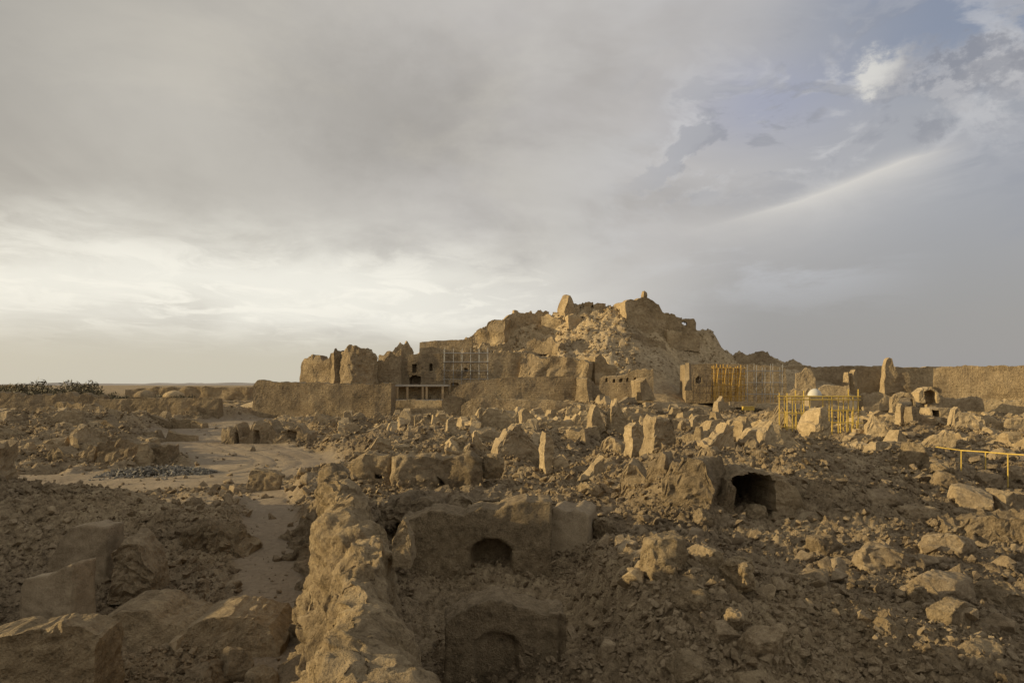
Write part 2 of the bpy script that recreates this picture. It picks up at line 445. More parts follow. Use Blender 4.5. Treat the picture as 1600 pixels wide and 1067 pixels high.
def rock(name, label, cat, px0, px1, pt, pb, Y=None, depth=None, rot=(0, 0, 0), k=5., rough=.09, mat='slab', group=None, sink=.25, cuts=6, hz=None):
    COUNT[0] += 1; seed = COUNT[0]*2.11; r = np.random.default_rng(COUNT[0])
    if Y is None: Y = ray_ground((px0+px1)/2, pb)
    s = Y/F; w = (px1-px0)*s; zt = EYE+(HZ-pt)*s; zb = EYE+(HZ-pb)*s
    d = depth if depth else w*.8
    h = max(zt-zb-.85*d*(EYE-zb)/Y, .3*(zt-zb), .12); zt = zb+h
    D = ICO_V; V = D/((np.abs(D)**k).sum(1)**(1/k))[:, None]
    for _ in range(cuts):                                  # planes broken off the block
        n = r.normal(size=3); n[2] = abs(n[2])*.6; n /= np.linalg.norm(n); e = r.uniform(.72, 1.1)
        q = V @ n - e; V = V-np.where(q > 0, q, 0)[:, None]*n
    V = V*np.array([w/2, d/2, (h+sink)/2 if hz is None else hz/2])
    R = np.array(Euler([math.radians(q) for q in rot]).to_matrix())
    V = V @ R.T
    c = np.array([((px0+px1)/2-800)*s, Y+d*.35, (zt+zb-sink)/2])
    V = V+c
    m = min(w, h, d)
    V = V+vec3(V, .9/max(m, .3), 3, seed)*rough*m + vec3(V, 4.5/max(m, .3), 3, seed)*rough*.6*m
    kk = (cells(V[:, 0]+V[:, 1]*.6+seed, V[:, 2]*1.2+V[:, 1]*.5, 3.0)-.4)*rough*.45*m
    V = V+(V-c)/(np.linalg.norm(V-c, axis=1)[:, None]+.05)*kk[:, None]
    return tag(build(name, V, None, ICO_T, M[mat], None, True, c-np.array([0, 0, h/2])), label, cat, group)

def hull(r, n=16, box=(1, 1, 1), bev=True):
    bm = bmesh.new()
    for p in r.uniform(-1, 1, (n, 3)):
        p = p/(np.abs(p)**4).sum()**.25*r.uniform(.75, 1.)
        bm.verts.new(p*np.array(box))
    res = bmesh.ops.convex_hull(bm, input=bm.verts)
    bmesh.ops.delete(bm, geom=[v for v in bm.verts if not v.link_faces], context='VERTS')
    if bev: bmesh.ops.bevel(bm, geom=bm.edges[:], offset=.07, segments=1, affect='EDGES', clamp_overlap=True)
    bmesh.ops.triangulate(bm, faces=bm.faces[:])
    bm.verts.index_update()
    V = np.array([v.co[:] for v in bm.verts]); T = np.array([[v.index for v in f.verts] for f in bm.faces]); bm.free()
    return V, T
_r = np.random.default_rng(11)
HULLS_S = [hull(_r, int(_r.integers(9, 14)), (_r.uniform(.8, 1.2), _r.uniform(.6, 1.), _r.uniform(.45, .85)), False) for _ in range(16)]
HULLS = [hull(_r, int(_r.integers(10, 18)), (_r.uniform(.8, 1.2), _r.uniform(.6, 1.), _r.uniform(.45, .85))) for _ in range(16)]

def rots(n, r, tilt=.9):
    a, b, c = r.uniform(-tilt, tilt, n), r.uniform(-tilt, tilt, n), r.uniform(0, 6.283, n)
    ca, sa, cb, sb, cc, sc_ = np.cos(a), np.sin(a), np.cos(b), np.sin(b), np.cos(c), np.sin(c)
    Rx = np.zeros((n, 3, 3)); Rx[:, 0, 0] = 1; Rx[:, 1, 1] = ca; Rx[:, 1, 2] = -sa; Rx[:, 2, 1] = sa; Rx[:, 2, 2] = ca
    Ry = np.zeros((n, 3, 3)); Ry[:, 1, 1] = 1; Ry[:, 0, 0] = cb; Ry[:, 0, 2] = sb; Ry[:, 2, 0] = -sb; Ry[:, 2, 2] = cb
    Rz = np.zeros((n, 3, 3)); Rz[:, 2, 2] = 1; Rz[:, 0, 0] = cc; Rz[:, 0, 1] = -sc_; Rz[:, 1, 0] = sc_; Rz[:, 1, 1] = cc
    return Rz @ Ry @ Rx

def scatter(P, size, r, tilt=.9, templates=None):
    """many clods in one mesh: returns verts, tris"""
    templates = templates or HULLS
    n = len(P); which = r.integers(0, len(templates), n); R = rots(n, r, tilt)
    VV = []; TT = []; off = 0
    for k, (V, T) in enumerate(templates):
        m = np.nonzero(which == k)[0]
        if not len(m): continue
        W = np.einsum('nij,vj->nvi', R[m]*size[m][:, None, None], V)+P[m][:, None, :]
        VV.append(W.reshape(-1, 3))
        TT.append((T[None]+(np.arange(len(m))*len(V))[:, None, None]).reshape(-1, 3)+off); off += len(m)*len(V)
    return np.concatenate(VV), np.concatenate(TT)

# ================================================================== ground, road, path
def polar(az, Y):
    A, R = np.meshgrid(az, Y, indexing='ij')
    return R*np.tan(A), R
def grid_quads(n, m):
    i = np.arange(n*m).reshape(n, m)
    return np.stack([i[:-1, :-1].ravel(), i[1:, :-1].ravel(), i[1:, 1:].ravel(), i[:-1, 1:].ravel()], 1)

tz = np.concatenate([np.linspace(-2.4, -.86, 110), np.linspace(-.85, .85, 900), np.linspace(.86, 2.4, 110)])
Ys = [2.0]
while Ys[-1] < 330: Ys.append(Ys[-1]+min(.0046*Ys[-1], .45)+.004)
while Ys[-1] < 5000: Ys.append(Ys[-1]*1.06)
Ys = np.array(Ys)
TX, YY = np.meshgrid(tz, Ys, indexing='ij')
XX = TX*(YY+2)
Z = gfull(XX.ravel(), YY.ravel()).reshape(XX.shape)
# ground seen from above stays open to the sides and behind the camera: one skirt ring
g = build('ground', np.stack([XX.ravel(), YY.ravel(), Z.ravel()], 1), grid_quads(len(tz), len(Ys)), None, M['ground'], None, True)
tag(g, 'brown rubble strewn earth of the ruined mud brick town', 'ground', kind='structure')
_a = g.data.attributes.new('dust', 'FLOAT', 'POINT'); _a.data.foreach_set('value', dust(XX.ravel(), YY.ravel()).astype(np.float32))
# land behind and beside the viewer
bx, by = np.meshgrid(np.linspace(-300, 300, 60), np.linspace(-300, 1.9, 40), indexing='ij')
bz = g0(bx.ravel(), np.maximum(by.ravel(), 0))-.35+fbm2(bx.ravel(), by.ravel(), .2, 3)*.2
g2 = build('ground', np.stack([bx.ravel(), by.ravel(), bz], 1), grid_quads(60, 40), None, M['ground'], None, True)
tag(g2, 'bare earth behind the viewpoint', 'ground', kind='structure')

def strip(name, pts, half, label, lift):
    P = []; pts = np.array(pts, float)
    seg = np.hypot(*np.diff(pts, axis=0).T); s = np.concatenate([[0], np.cumsum(seg)])
    n = int(s[-1]/.4); ss = np.linspace(0, s[-1], n)
    k = np.ones(15)/15
    cx = np.interp(ss, s, pts[:, 0]); cy = np.interp(ss, s, pts[:, 1])
    cx[7:-7] = np.convolve(cx, k, 'valid'); cy[7:-7] = np.convolve(cy, k, 'valid')
    tx = np.gradient(cx); ty = np.gradient(cy); l = np.hypot(tx, ty); nx, ny = -ty/l, tx/l
    w = np.linspace(-1, 1, 65)
    hw = half*(1+.22*perlin2(ss*.12, ss*0)+.1*perlin2(ss*.5, ss*0+4))
    X_ = cx[:, None]+nx[:, None]*w*hw[:, None]; Y_ = cy[:, None]+ny[:, None]*w*hw[:, None]
    Z_ = gfull(X_.ravel(), Y_.ravel()).reshape(X_.shape)
    edge = (np.abs(w)**6)[None]*.12
    rut = np.exp(-((np.abs(w)[None]-.2-.05*perlin2(ss*.1, ss*0+2)[:, None])/.07)**2)+.7*np.exp(-((np.abs(w+.35)[None]-.2)/.06)**2)
    Z_ = Z_+lift-edge-.07*rut+.04*fbm2(X_, Y_, .9, 4)
    o = build(name, np.stack([X_.ravel(), Y_.ravel(), Z_.ravel()], 1), grid_quads(n, 65), None, M['road'], None, True)
    tag(o, label, name, kind='structure')
strip('road', ROAD, 5.0, 'pale trodden dirt road winding to the outer wall', .06)

# ================================================================== citadel hill
HX = np.array([-75, -48, -32, -20, -11, 0, 8, 14, 20, 27, 35, 42, 50, 54, 60, 70, 76, 92])
HY = np.array([122, 140, 150, 158, 162, 172, 178, 185, 200, 232])
HZT = np.array([
 [0, 0, 0, 0, 0, 0, 0, 0, 0, 0],
 [0, .6, 5, 6, 6, 6, 6, 5, 3, 0],
 [0, 1.5, 5, 8, 9, 10, 10, 9, 5, 0],
 [0, 2.5, 4.5, 7.0, 13.0, 14.5, 15.5, 15, 8, 0],
 [0, 2.8, 4.8, 7.0, 13.5, 15, 17, 20, 10, 0],
 [0, 2.8, 5, 7.0, 13.2, 14.5, 15.5, 24.5, 12, 0],
 [0, 2.8, 5.2, 8, 12, 14.5, 16.5, 24.8, 14, 0],
 [0, 2.8, 5.5, 10, 13, 17.5, 21, 28, 16, 0],
 [0, 2.5, 5.5, 10, 13.5, 20, 24, 28.5, 16, 0],
 [0, 2.5, 5.5, 9.5, 14, 21.5, 25.5, 27.5, 16, 0],
 [0, 2.2, 5, 8, 11.5, 18, 22.5, 26.5, 16, 0],
 [0, 1.6, 3.6, 6, 8.6, 14, 18.5, 24.5, 15, 0],
 [0, .8, 2., 4, 6.2, 10.5, 14.5, 21.5, 13, 0],
 [0, .6, 1.4, 3, 5, 8.5, 12, 16.5, 10, 0],
 [0, .4, 1, 2.2, 4, 8, 11, 14.5, 9, 0],
 [0, .5, 1.5, 3, 5, 9, 11.5, 13.5, 9, 0],
 [0, .3, 1, 2, 4, 6.5, 8.5, 10.8, 7, 0],
 [0, 0, 0, 0, 0, 1, 2, 3, 2, 0]], float)
def hill_z(x, y):
    x = np.asarray(x, float); y = np.asarray(y, float)
    xs = np.clip(x*(165/np.clip(y, 120, 240))**.6, HX[0], HX[-1]-1e-6); ys = np.clip(y, HY[0], HY[-1]-1e-6)
    i = np.clip(np.searchsorted(HX, xs, 'right')-1, 0, len(HX)-2); j = np.clip(np.searchsorted(HY, ys, 'right')-1, 0, len(HY)-2)
    a = (xs-HX[i])/(HX[i+1]-HX[i]); b = (ys-HY[j])/(HY[j+1]-HY[j]); a = a*a*(3-2*a)
    return (HZT[i, j]*(1-a)+HZT[i+1, j]*a)*(1-b)+(HZT[i, j+1]*(1-a)+HZT[i+1, j+1]*a)*b
def hill_full(x, y):
    z = hill_z(x, y)
    rough = np.clip((z-3)/6, 0, 1)*(1-.75*sstep(26, 34, x)*(1-sstep(172, 182, y)))
    r = 1-np.abs(fbm2(x, y*.6, .13, 4))*1.7
    z = z+rough*(.55+.45*sstep(4, 16, x))*((r-.6)*1.5 + fbm2(x+9, y, .45, 4)*.7 + cells(x, y, .55)*.5-.3 + cells(x+5, y+9, 1.3)*.3)
    return z + fbm2(x, y, .9, 2)*.12
hx, hy = np.meshgrid(np.linspace(-74, 91, 420), np.concatenate([np.arange(122, 188, .34), np.arange(188, 232, 1.2)]), indexing='ij')
hz = hill_full(hx.ravel(), hy.ravel())
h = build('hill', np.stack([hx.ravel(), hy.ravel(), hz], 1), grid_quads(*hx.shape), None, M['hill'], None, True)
tag(h, 'steep eroded hill of rubble and earth carrying the citadel', 'hill', kind='structure')

# far mountains, very faint on the left
mx = np.linspace(-3600, 1200, 160); my = np.linspace(0, 1, 14)
MX, MY = np.meshgrid(mx, my, indexing='ij')
rid = 12+26*np.abs(fbm2(mx, mx*0, .0016, 4)); rid = rid*sstep(-3600, -2900, mx)*(1-sstep(200, 1100, mx))
MZ = rid[:, None]*np.sin(np.pi*my)[None]**1.2+fbm2(MX, MY*900, .004, 3)*5*np.sin(np.pi*my)[None]-4
o = build('mountains', np.stack([MX.ravel(), (3900+MY*700).ravel(), MZ.ravel()], 1), grid_quads(160, 14), None, M['mount'], None, True)
tag(o, 'faint low mountains far off on the left skyline', 'mountains', kind='structure')

# ================================================================== loose rubble
r = np.random.default_rng(21)
def pick(n, t0, t1, y0, y1, keep):
    t = r.uniform(t0, t1, n); Y = y0*(y1/y0)**r.uniform(0, 1, n); x = t*Y
    k = keep(x, Y) > r.uniform(0, 1, n)
    return x[k], Y[k]
def wall_d(x, y): return seg_dist(x, y, WALLLINE)
def want(x, y):
    d = dust(x, y); k = (1-d)**2
    court = sstep(-3.9, -3., x)*(1-sstep(1.2, 2.6, x))*sstep(15, 16.5, y)*(1-sstep(24.6, 25.6, y))
    k = k*(1-.8*court)*sstep(.4, .8, wall_d(x, y))
    patch = sstep(-.35, .35, fbm2(x, y, .35, 3)+.15)
    return np.maximum(k*(.4+.6*patch), .035)
# small rubble: uncountable
x, Y = pick(125000, -.85, .85, 8, 150, want)
sz = np.clip(.042*(1-r.uniform(0, 1, len(x)))**-.5, .04, .22)*np.clip(Y/26, .8, 1.9)
P = np.stack([x, Y, gfull(x, Y)+sz*.25], 1)
V, T = scatter(P, sz, r, templates=HULLS_S)
o = build('rubble', V, None, T, M['clod'], None, False); tag(o, 'loose rubble of crumbled mud brick covering the ground', 'rubble', kind='stuff')
# rubble on the hill
n = 5200; x = r.uniform(-25, 75, n); Y = r.uniform(156, 186, n); k = hill_z(x, Y) > 9; x, Y = x[k], Y[k]
sz = np.clip(.18*(1-r.uniform(0, 1, len(x)))**-.5, .16, .8)*np.where(x > 30, .55, 1.)
V, T = scatter(np.stack([x, Y, hill_full(x, Y)+sz*.2], 1), sz, r)
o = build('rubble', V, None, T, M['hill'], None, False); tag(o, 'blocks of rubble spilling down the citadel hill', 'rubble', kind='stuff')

# single clods big enough to point at
ZONES = [
 ('rough brown mud clod lying on the rubble slope at the lower right', 150, (.02, .74), (16.2, 27), (.17, .5), 'mud clods on the lower right rubble slope'),
 ('mud clod among the debris below the dark vaulted opening', 60, (.08, .5), (27, 40), (.18, .45), 'mud clods below the vault'),
 ('shaded mud clod lying in the ruins at the lower left', 34, (-.72, -.36), (17, 36), (.15, .4), 'mud clods in the left ruins'),
 ('mud clod at the edge of the pale dirt road', 22, (-.5, -.3), (36, 44), (.25, .6), 'mud clods by the road'),
]
for label, cnt, (t0, t1), (y0, y1), (s0, s1), grp in ZONES:
    x, Y = pick(cnt*9, t0, t1, y0, y1, want)
    x, Y = x[:cnt], Y[:cnt]
    zz = gfull(x, Y); protos = {}
    for a, b, c in zip(x, Y, zz):
        k = int(r.integers(0, len(HULLS))); s = s0*(s1/s0)**(r.uniform()**1.6)
        if k not in protos:
            V, T = HULLS[k]
            protos[k] = build('mud_clod', V, None, T, M['clod'], None, False); o = protos[k]
        else:
            o = protos[k].copy(); COL.objects.link(o)
        o.scale = (s, s*r.uniform(.75, 1.1), s*r.uniform(.7, 1)); o.location = (a, b, c+s*.28)
        o.rotation_euler = (r.uniform(-.7, .7), r.uniform(-.7, .7), r.uniform(0, 6.28))
        tag(o, label, 'mud clod', grp)
# ================================================================== the long wall the camera looks along
def long_wall():
    pts = np.array(WALLLINE, float); seg = np.hypot(*np.diff(pts, axis=0).T); s = np.concatenate([[0], np.cumsum(seg)])
    n = 820; ss = s[-1]*(np.linspace(0, 1, n))**1.25
    cx = np.interp(ss, s, pts[:, 0]); cy = np.interp(ss, s, pts[:, 1])
    k = np.ones(31)/31
    cx[15:-15] = np.convolve(cx, k, 'valid'); cy[15:-15] = np.convolve(cy, k, 'valid')
    tx = np.gradient(cx); ty = np.gradient(cy); l = np.hypot(tx, ty); nx, ny = -ty/l, tx/l
    top = np.interp(cy, [0, 6.8, 9.5, 10.6, 12.5, 14.2, 16, 18.5, 21, 24, 28, 33, 37], [3.85, 3.95, 3.7, 3.55, 4.0, 3.65, 4.0, 3.75, 3.85, 3.5, 3.5, 3.1, 2.2])
    top = top+(.34*perlin2(ss*.8, ss*0)+.26*perlin2(ss*2.1, ss*0+5)+.12*perlin2(ss*5.1, ss*0+8))*np.interp(cy, [8, 13], [.35, 1])
    # cross-section: offset to the left (+) / right (-), height 0..1
    c = np.array([(2.3, -.12), (1.9, .06), (1.42, .20), (1.10, .42), (.88, .66), (.66, .87), (.38, .975), (0, 1.0), (-.30, .98), (-.55, .88), (-.75, .66), (-.95, .38), (-1.1, .12), (-1.2, -.12)])
    q = np.linspace(0, 1, 130); cs = np.linspace(0, 1, len(c))
    ox = np.interp(q, cs, c[:, 0]); oz = np.interp(q, cs, c[:, 1])
    wl = np.interp(cy, [0, 8, 12, 18, 23, 30, 37], [.75, .85, 1., 1.0, .8, .9, .9])*(1+.42*perlin2(ss*.45, ss*0+9)+.22*perlin2(ss*1.3, ss*0+3))
    OX = ox[None]*np.where(ox[None] > 0, wl[:, None], np.interp(cy, [0, 8, 12, 16, 30], [1.2, 1.15, .95, .9, .9])[:, None])
    V = np.stack([cx[:, None]+nx[:, None]*OX, cy[:, None]+ny[:, None]*OX, oz[None]*top[:, None]+0*OX], -1).reshape(-1, 3)
    Qs = grid_quads(n, 130)
    side = np.repeat((np.clip(ox, -1, 1.6)*1.)[None], n, 0).ravel()
    out = np.stack([np.repeat(nx, 130)*np.sign(side), np.repeat(ny, 130)*np.sign(side), np.full(len(V), .45)], 1)
    left = sstep(-.1, .5, side)
    topm = sstep(.55, .95, V[:, 2]/np.repeat(top, 130))
    # clods of eroded mud brick, knobbly on the left face, smoother on the right
    a = V[:, 0]*.6+V[:, 1]*.8; b = V[:, 2]*1.1+side*.6
    wv = .25*perlin2(a*1.3, b*1.3)
    kn = cells(a+wv, b-wv, 1.4)*.16+cells(a+31+wv, b+7, 3.2)*.17+cells(a+61, b+17-wv, 6.8)*.11-.05
    crest = np.clip(topm-.0, 0, 1)
    V = V+out*((kn-.2)*(.25+.75*left)*(1-.35*crest))[:, None]
    V = V+vec3(V, .55, 3, 4.)*.36+vec3(V, 2.6, 4, 8.)*.10
    gul = np.abs(perlin2(a*.95, a*0+2.))
    V = V-out*(left*(1-crest)*.4*np.clip(.22-gul, 0, .22)/.22)[:, None]
    # two washed-out hollows with a flat plastered back in the left face
    for hy, hw, hz0, hz1, dep in ((25., 1.7, .5, 2.7, .8), (15.4, .8, .2, 1.3, .5)):
        y_, z_ = V[:, 1], V[:, 2]
        m = sstep(hw, hw-.35, np.abs(y_-hy))*sstep(hz0-.2, hz0+.2, z_)*sstep(hz1+.2, hz1-.25, z_)*left
        V = V-out*(m*dep)[:, None]
    o = build('long_wall', V, Qs, None, M['near'], None, True)
    tag(o, 'long crumbling mud wall in the centre foreground, its knobbly left flank sunlit', 'wall')
    return o
long_wall()
ruin('wall_stub', 'stubby finger of mud standing on the crest of the long wall', 'wall stub', 614, 640, 808, 862, Y=13.2, th=.45, shape=((0, .55), (.25, .9), (.6, 1), (1, .6)), mat='near', res=.04, rough=.06, zb=3.75, sink=.3)

# ================================================================== sunken court, right of the long wall
w = ruin('niche_wall', 'broken court wall with a round topped niche, right of the long wall', 'wall', 628, 862, 776, 894, Y=25.6, yaw=0, th=1.6,
     shape=((0, .80), (.12, .86), (.3, .88), (.42, .84), (.55, .95), (.7, .93), (.85, 1), (1, .98)), mat='near', res=.09, rough=.065, jag=.2, fine=.016,
     holes=((734, 799, 842, 891, True, 1.1), (655, 733, 849, 900, False, -.22), (800, 864, 866, 900, False, -.16)), smooth=True)
ruin('wall', 'smooth pale wall end standing right of the niche wall', 'wall', 862, 930, 784, 848, Y=26.4, yaw=-14, th=2.2, shape=((0, .95), (.2, 1), (.7, .96), (1, .8)), mat='slab', res=.12, rough=.08, smooth=True)
ruin('wall', 'nearest court wall with a blocked arched recess at the bottom edge', 'wall', 690, 884, 925, 1075, Y=15.6, yaw=3, th=1.1,
     shape=((0, .82), (.15, .93), (.4, 1), (.7, .97), (1, .9)), mat='near', res=.07, rough=.06, fine=.014, jag=.12, zb=-.4,
     holes=((742, 812, 990, 1090, True, .16), (870, 876, 940, 1090, False, .12)), smooth=True)
ruin('wall', 'collapsed roof ledge behind and above the niche wall', 'wall', 600, 812, 762, 800, Y=29.5, yaw=-3, th=3.0, shape=((0, .7), (.2, .9), (.5, .82), (.8, 1), (1, .75)), mat='near', jag=.35, rough=.25)
ruin('wall', 'low wall with a pale crest, left of the squat dark block', 'wall', 612, 752, 708, 762, Y=41, yaw=2, th=1.6, shape=((0, .92), (.1, 1), (.5, .96), (.85, 1), (1, .88)), mat='near', jag=.15,
     holes=((683, 694, 748, 760, False, .9),), smooth=True)
ruin('wall', 'short dark wall with a low gap next to the far end of the long wall', 'wall', 545, 612, 709, 752, Y=42, yaw=0, th=1.2, shape=((0, .8), (.4, 1), (1, .92)), mat='near',
     holes=((585, 600, 738, 746, False, None),), smooth=True)
rock('mud_block', 'squat rounded block between two crumbling walls', 'block', 752, 786, 708, 742, Y=41.5, k=5, mat='near', rough=.12)

# ================================================================== left foreground
ruin('wall_slab', 'leaning pale wall slab with a sloping top, front one of two', 'wall slab', 18, 116, 872, 962, Y=19.4, yaw=-12, th=.75, shape=((0, .55), (.12, .72), (.5, .82), (1, 1.0)), mat='slab', res=.08, rough=.06, fine=.02, jag=.02, smooth=True, batter=.1)
ruin('wall_slab', 'larger pale wall slab with a rounded shoulder, rear one of two', 'wall slab', 66, 168, 814, 902, Y=23.5, yaw=-8, th=.9, shape=((0, .42), (.2, .72), (.42, .94), (.7, 1), (1, .96)), mat='slab', res=.09, rough=.06, fine=.02, jag=.02, smooth=True, batter=.1)
ruin('wall_stub', 'eroded dark stump beside the rear leaning slab', 'wall stub', 166, 232, 832, 920, Y=22.3, yaw=10, th=1.5, shape=((0, .8), (.3, 1), (.6, .92), (1, .5)), mat='near', res=.09, rough=.2)
ruin('wall', 'broad mud wall with a sunlit rounded top in the bottom left corner', 'wall', -60, 142, 966, 1090, Y=13.6, yaw=5, th=.9, shape=((0, .86), (.3, .93), (.6, 1), (.85, .98), (1, .85)), mat='near', res=.07, rough=.14, jag=.08, fine=.018)
ruin('wall', 'low eroded wall with a scalloped edge crossing the left foreground', 'wall', 138, 432, 928, 1006, Y=17.6, yaw=5, th=1.8, shape=((0, .7), (.12, .95), (.3, .98), (.42, .74), (.5, .62), (.62, .8), (.8, .85), (.93, .6), (1, .3)), mat='near', res=.08, rough=.11, jag=.1, fine=.016)
rock('boulder', 'dark rounded boulder on the rubble bank below the road', 'boulder', 178, 238, 776, 822, Y=32.5, k=3.2, mat='near', rough=.14)
ruin('wall', 'low dark wall curving behind the eroded stump', 'wall', 232, 336, 806, 860, Y=29.0, yaw=8, th=1.5, shape=((0, .9), (.35, 1), (.6, .7), (.8, .85), (1, .55)), mat='near', rough=.22)
ruin('wall_stub', 'small pointed stub catching light on the left bank', 'wall stub', 137, 153, 784, 812, Y=34, yaw=20, th=.5, shape=((0, .6), (.5, 1), (1, .7)), mat='slab')
ruin('wall', 'ragged earth wall with a hollow, left of the long wall', 'wall', 284, 385, 812, 870, Y=27.5, yaw=-4, th=1.4, shape=((0, .8), (.3, .95), (.6, 1), (1, .4)), mat='near', rough=.3)
rock('mud_block', 'upright trapezoid mud block alone beside the dirt road', 'block', 384, 434, 731, 775, Y=44, depth=1.6, rot=(0, 9, 12), k=8, mat='near', rough=.05, cuts=2)
rock('mud_slab', 'tilted mud slab at the bottom left of the long wall', 'slab', 412, 520, 1008, 1062, Y=14.2, depth=1.4, rot=(10, -24, 15), k=6, mat='near', rough=.08)
rock('boulder', 'rough sunlit boulder at the bottom edge left of the long wall', 'boulder', 284, 345, 1022, 1080, Y=14.6, depth=.9, k=4, mat='near', rough=.16)
rock('mud_block', 'blocky mud lump beside the tilted slab in the left foreground', 'block', 340, 384, 1000, 1046, Y=15.2, depth=.8, rot=(0, 10, 30), k=6, mat='near', rough=.1)
rock('mud_block', 'small mud lump at the foot of the long wall', 'block', 384, 425, 1034, 1075, Y=14., depth=.7, rot=(10, 0, 50), k=5, mat='near', rough=.12)

# grey gravel pile by the road
gr = np.random.default_rng(4); n = 1300
t_ = gr.uniform(0, 1, n); gx = -31+7.5*t_+gr.normal(0, .25, n); gy = 52.0+1.5*t_+gr.normal(0, .85, n)
top = .6*np.sin(np.pi*np.clip(t_*1.02, 0, 1))**.5*np.exp(-.5*((gy-52.0-1.5*t_)/.8)**2)
gz = g0(gx, gy)+top*gr.uniform(.55, 1.1, n)
V, T = scatter(np.stack([gx, gy, gz], 1), gr.uniform(.09, .2, n), gr)
tag(build('gravel_pile', V, None, T, M['stone'], None, False), 'low heap of grey broken stone at the far edge of the dirt road', 'gravel pile')

# ================================================================== left ruins beyond the road
LR = [
 ('low dark ruin wall directly above the grey stone heap', 152, 262, 688, 730, 60, 4, 1.5, ((0, .9), (.4, 1), (.7, .9), (1, .75))),
 ('long level dark wall closing the left ruins under the distant domes', 150, 342, 622, 652, 118, 0, 1.5, ((0, .95), (.5, 1), (1, 1))),
 ('broken wall with a sloping end in the left ruins, below the long level wall', 196, 262, 645, 668, 100, 10, 1.2, ((0, .5), (.3, 1), (.7, .8), (1, .4))),
 ('long low dark wall in front of the palm grove', -50, 158, 613, 640, 122, 2, 1.6, ((0, .9), (.2, 1), (.5, .85), (.7, 1), (1, .8))),
 ('short pale topped wall near the bend of the road', 262, 318, 652, 672, 101, -5, 1.2, ((0, 1), (.6, .9), (1, .7))),
 ('dark ruin wall at the left edge below the palm grove', -30, 70, 640, 668, 92, 0, 1.5, ((0, 1), (.5, .8), (1, .9))),
 ('jagged ruin wall low at the left edge of the picture', -20, 92, 668, 700, 74, 6, 1.6, ((0, .7), (.3, 1), (.6, .6), (.8, .95), (1, .6))),
 ('crumbled wall with two humps in the middle of the left ruins', 82, 190, 655, 684, 82, -6, 1.5, ((0, .6), (.25, 1), (.5, .55), (.75, .95), (1, .5))),
 ('narrow ruin wall behind the two humped wall', 120, 170, 632, 655, 105, 12, 1.2, ((0, .8), (.5, 1), (1, .7))),
 ('stepped ruin wall under the right end of the palm grove', 50, 130, 628, 652, 110, -8, 1.3, ((0, .7), (.4, .75), (.45, 1), (1, .9))),
 ('low ruined wall beside the road bend with a gap', 210, 300, 672, 692, 80, 8, 1.3, ((0, .8), (.35, 1), (.4, .4), (.5, .4), (.55, .9), (1, .6))),
 ('small ruined wall at the left picture edge above the road', -10, 60, 700, 730, 62, 10, 1.3, ((0, .9), (.4, .7), (1, .5))),
 ('dark rubble wall left of the grey stone heap', 60, 150, 694, 728, 61, -4, 1.6, ((0, .6), (.3, .9), (.6, .7), (1, 1))),
]
for lb, a, b, t_, bt, Y, yw, th, sh in LR:
    ruin('ruin_wall', lb, 'ruin wall', a, b, t_, bt, Y=Y, yaw=yw, th=th, shape=sh, mat='near', rough=.10 if 'level' in lb or 'low dark wall' in lb else .22, jag=.12 if 'level' in lb else None)
# ruins with doorways at the road bend
ruin('ruined_house', 'row of roofless mud rooms with dark doorways below the outer wall', 'ruined house', 345, 482, 655, 700, Y=78, yaw=3, th=3.0,
     shape=((0, .75), (.18, .85), (.22, .45), (.3, .5), (.36, .95), (.55, 1), (.62, .6), (.75, .65), (.8, .9), (1, .5)), mat='near', rough=.16, res=.24, jag=.5,
     holes=((367, 376, 676, 702, False, .7), (397, 404, 672, 702, False, .6), (449, 459, 674, 686, False, .6)))
# far domed houses and walls of the town, left
for px, w_, Y, lb in ((226, 30, 150, 'low domed roof peeping over the level wall, left one of two'), (272, 32, 158, 'low domed roof peeping over the level wall, right one of two')):
    x, y, z = at(px, 620, Y); rr = w_/2*Y/F
    D = ICO3_V*np.array([rr, rr, 1.5]); V = D+np.array([x, y, z])
    V = V+vec3(V, .8, 2, px)*.12
    e = empty('domed_house', (x, y, z-2), lb, 'house')
    build('dome', V-np.array(e.location), None, ICO3_T, M['far'], e, True)
    MB().box((0, 0, -.2), (rr*2.3, rr*2.2, 4.4)).build('wall', M['far'], e)
ruin('town_wall', 'flat far wall on the left skyline ending at the citadel outer wall', 'wall', 196, 392, 604.5, 622, Y=190, yaw=0, th=2, shape=((0, .8), (.2, .9), (.22, 1), (.6, 1), (1, .95)), mat='far', jag=.3)
ruin('town_wall', 'low pale far wall at the extreme left behind the palms', 'wall', -30, 26, 602, 615, Y=200, yaw=0, th=2, mat='far', jag=.3)

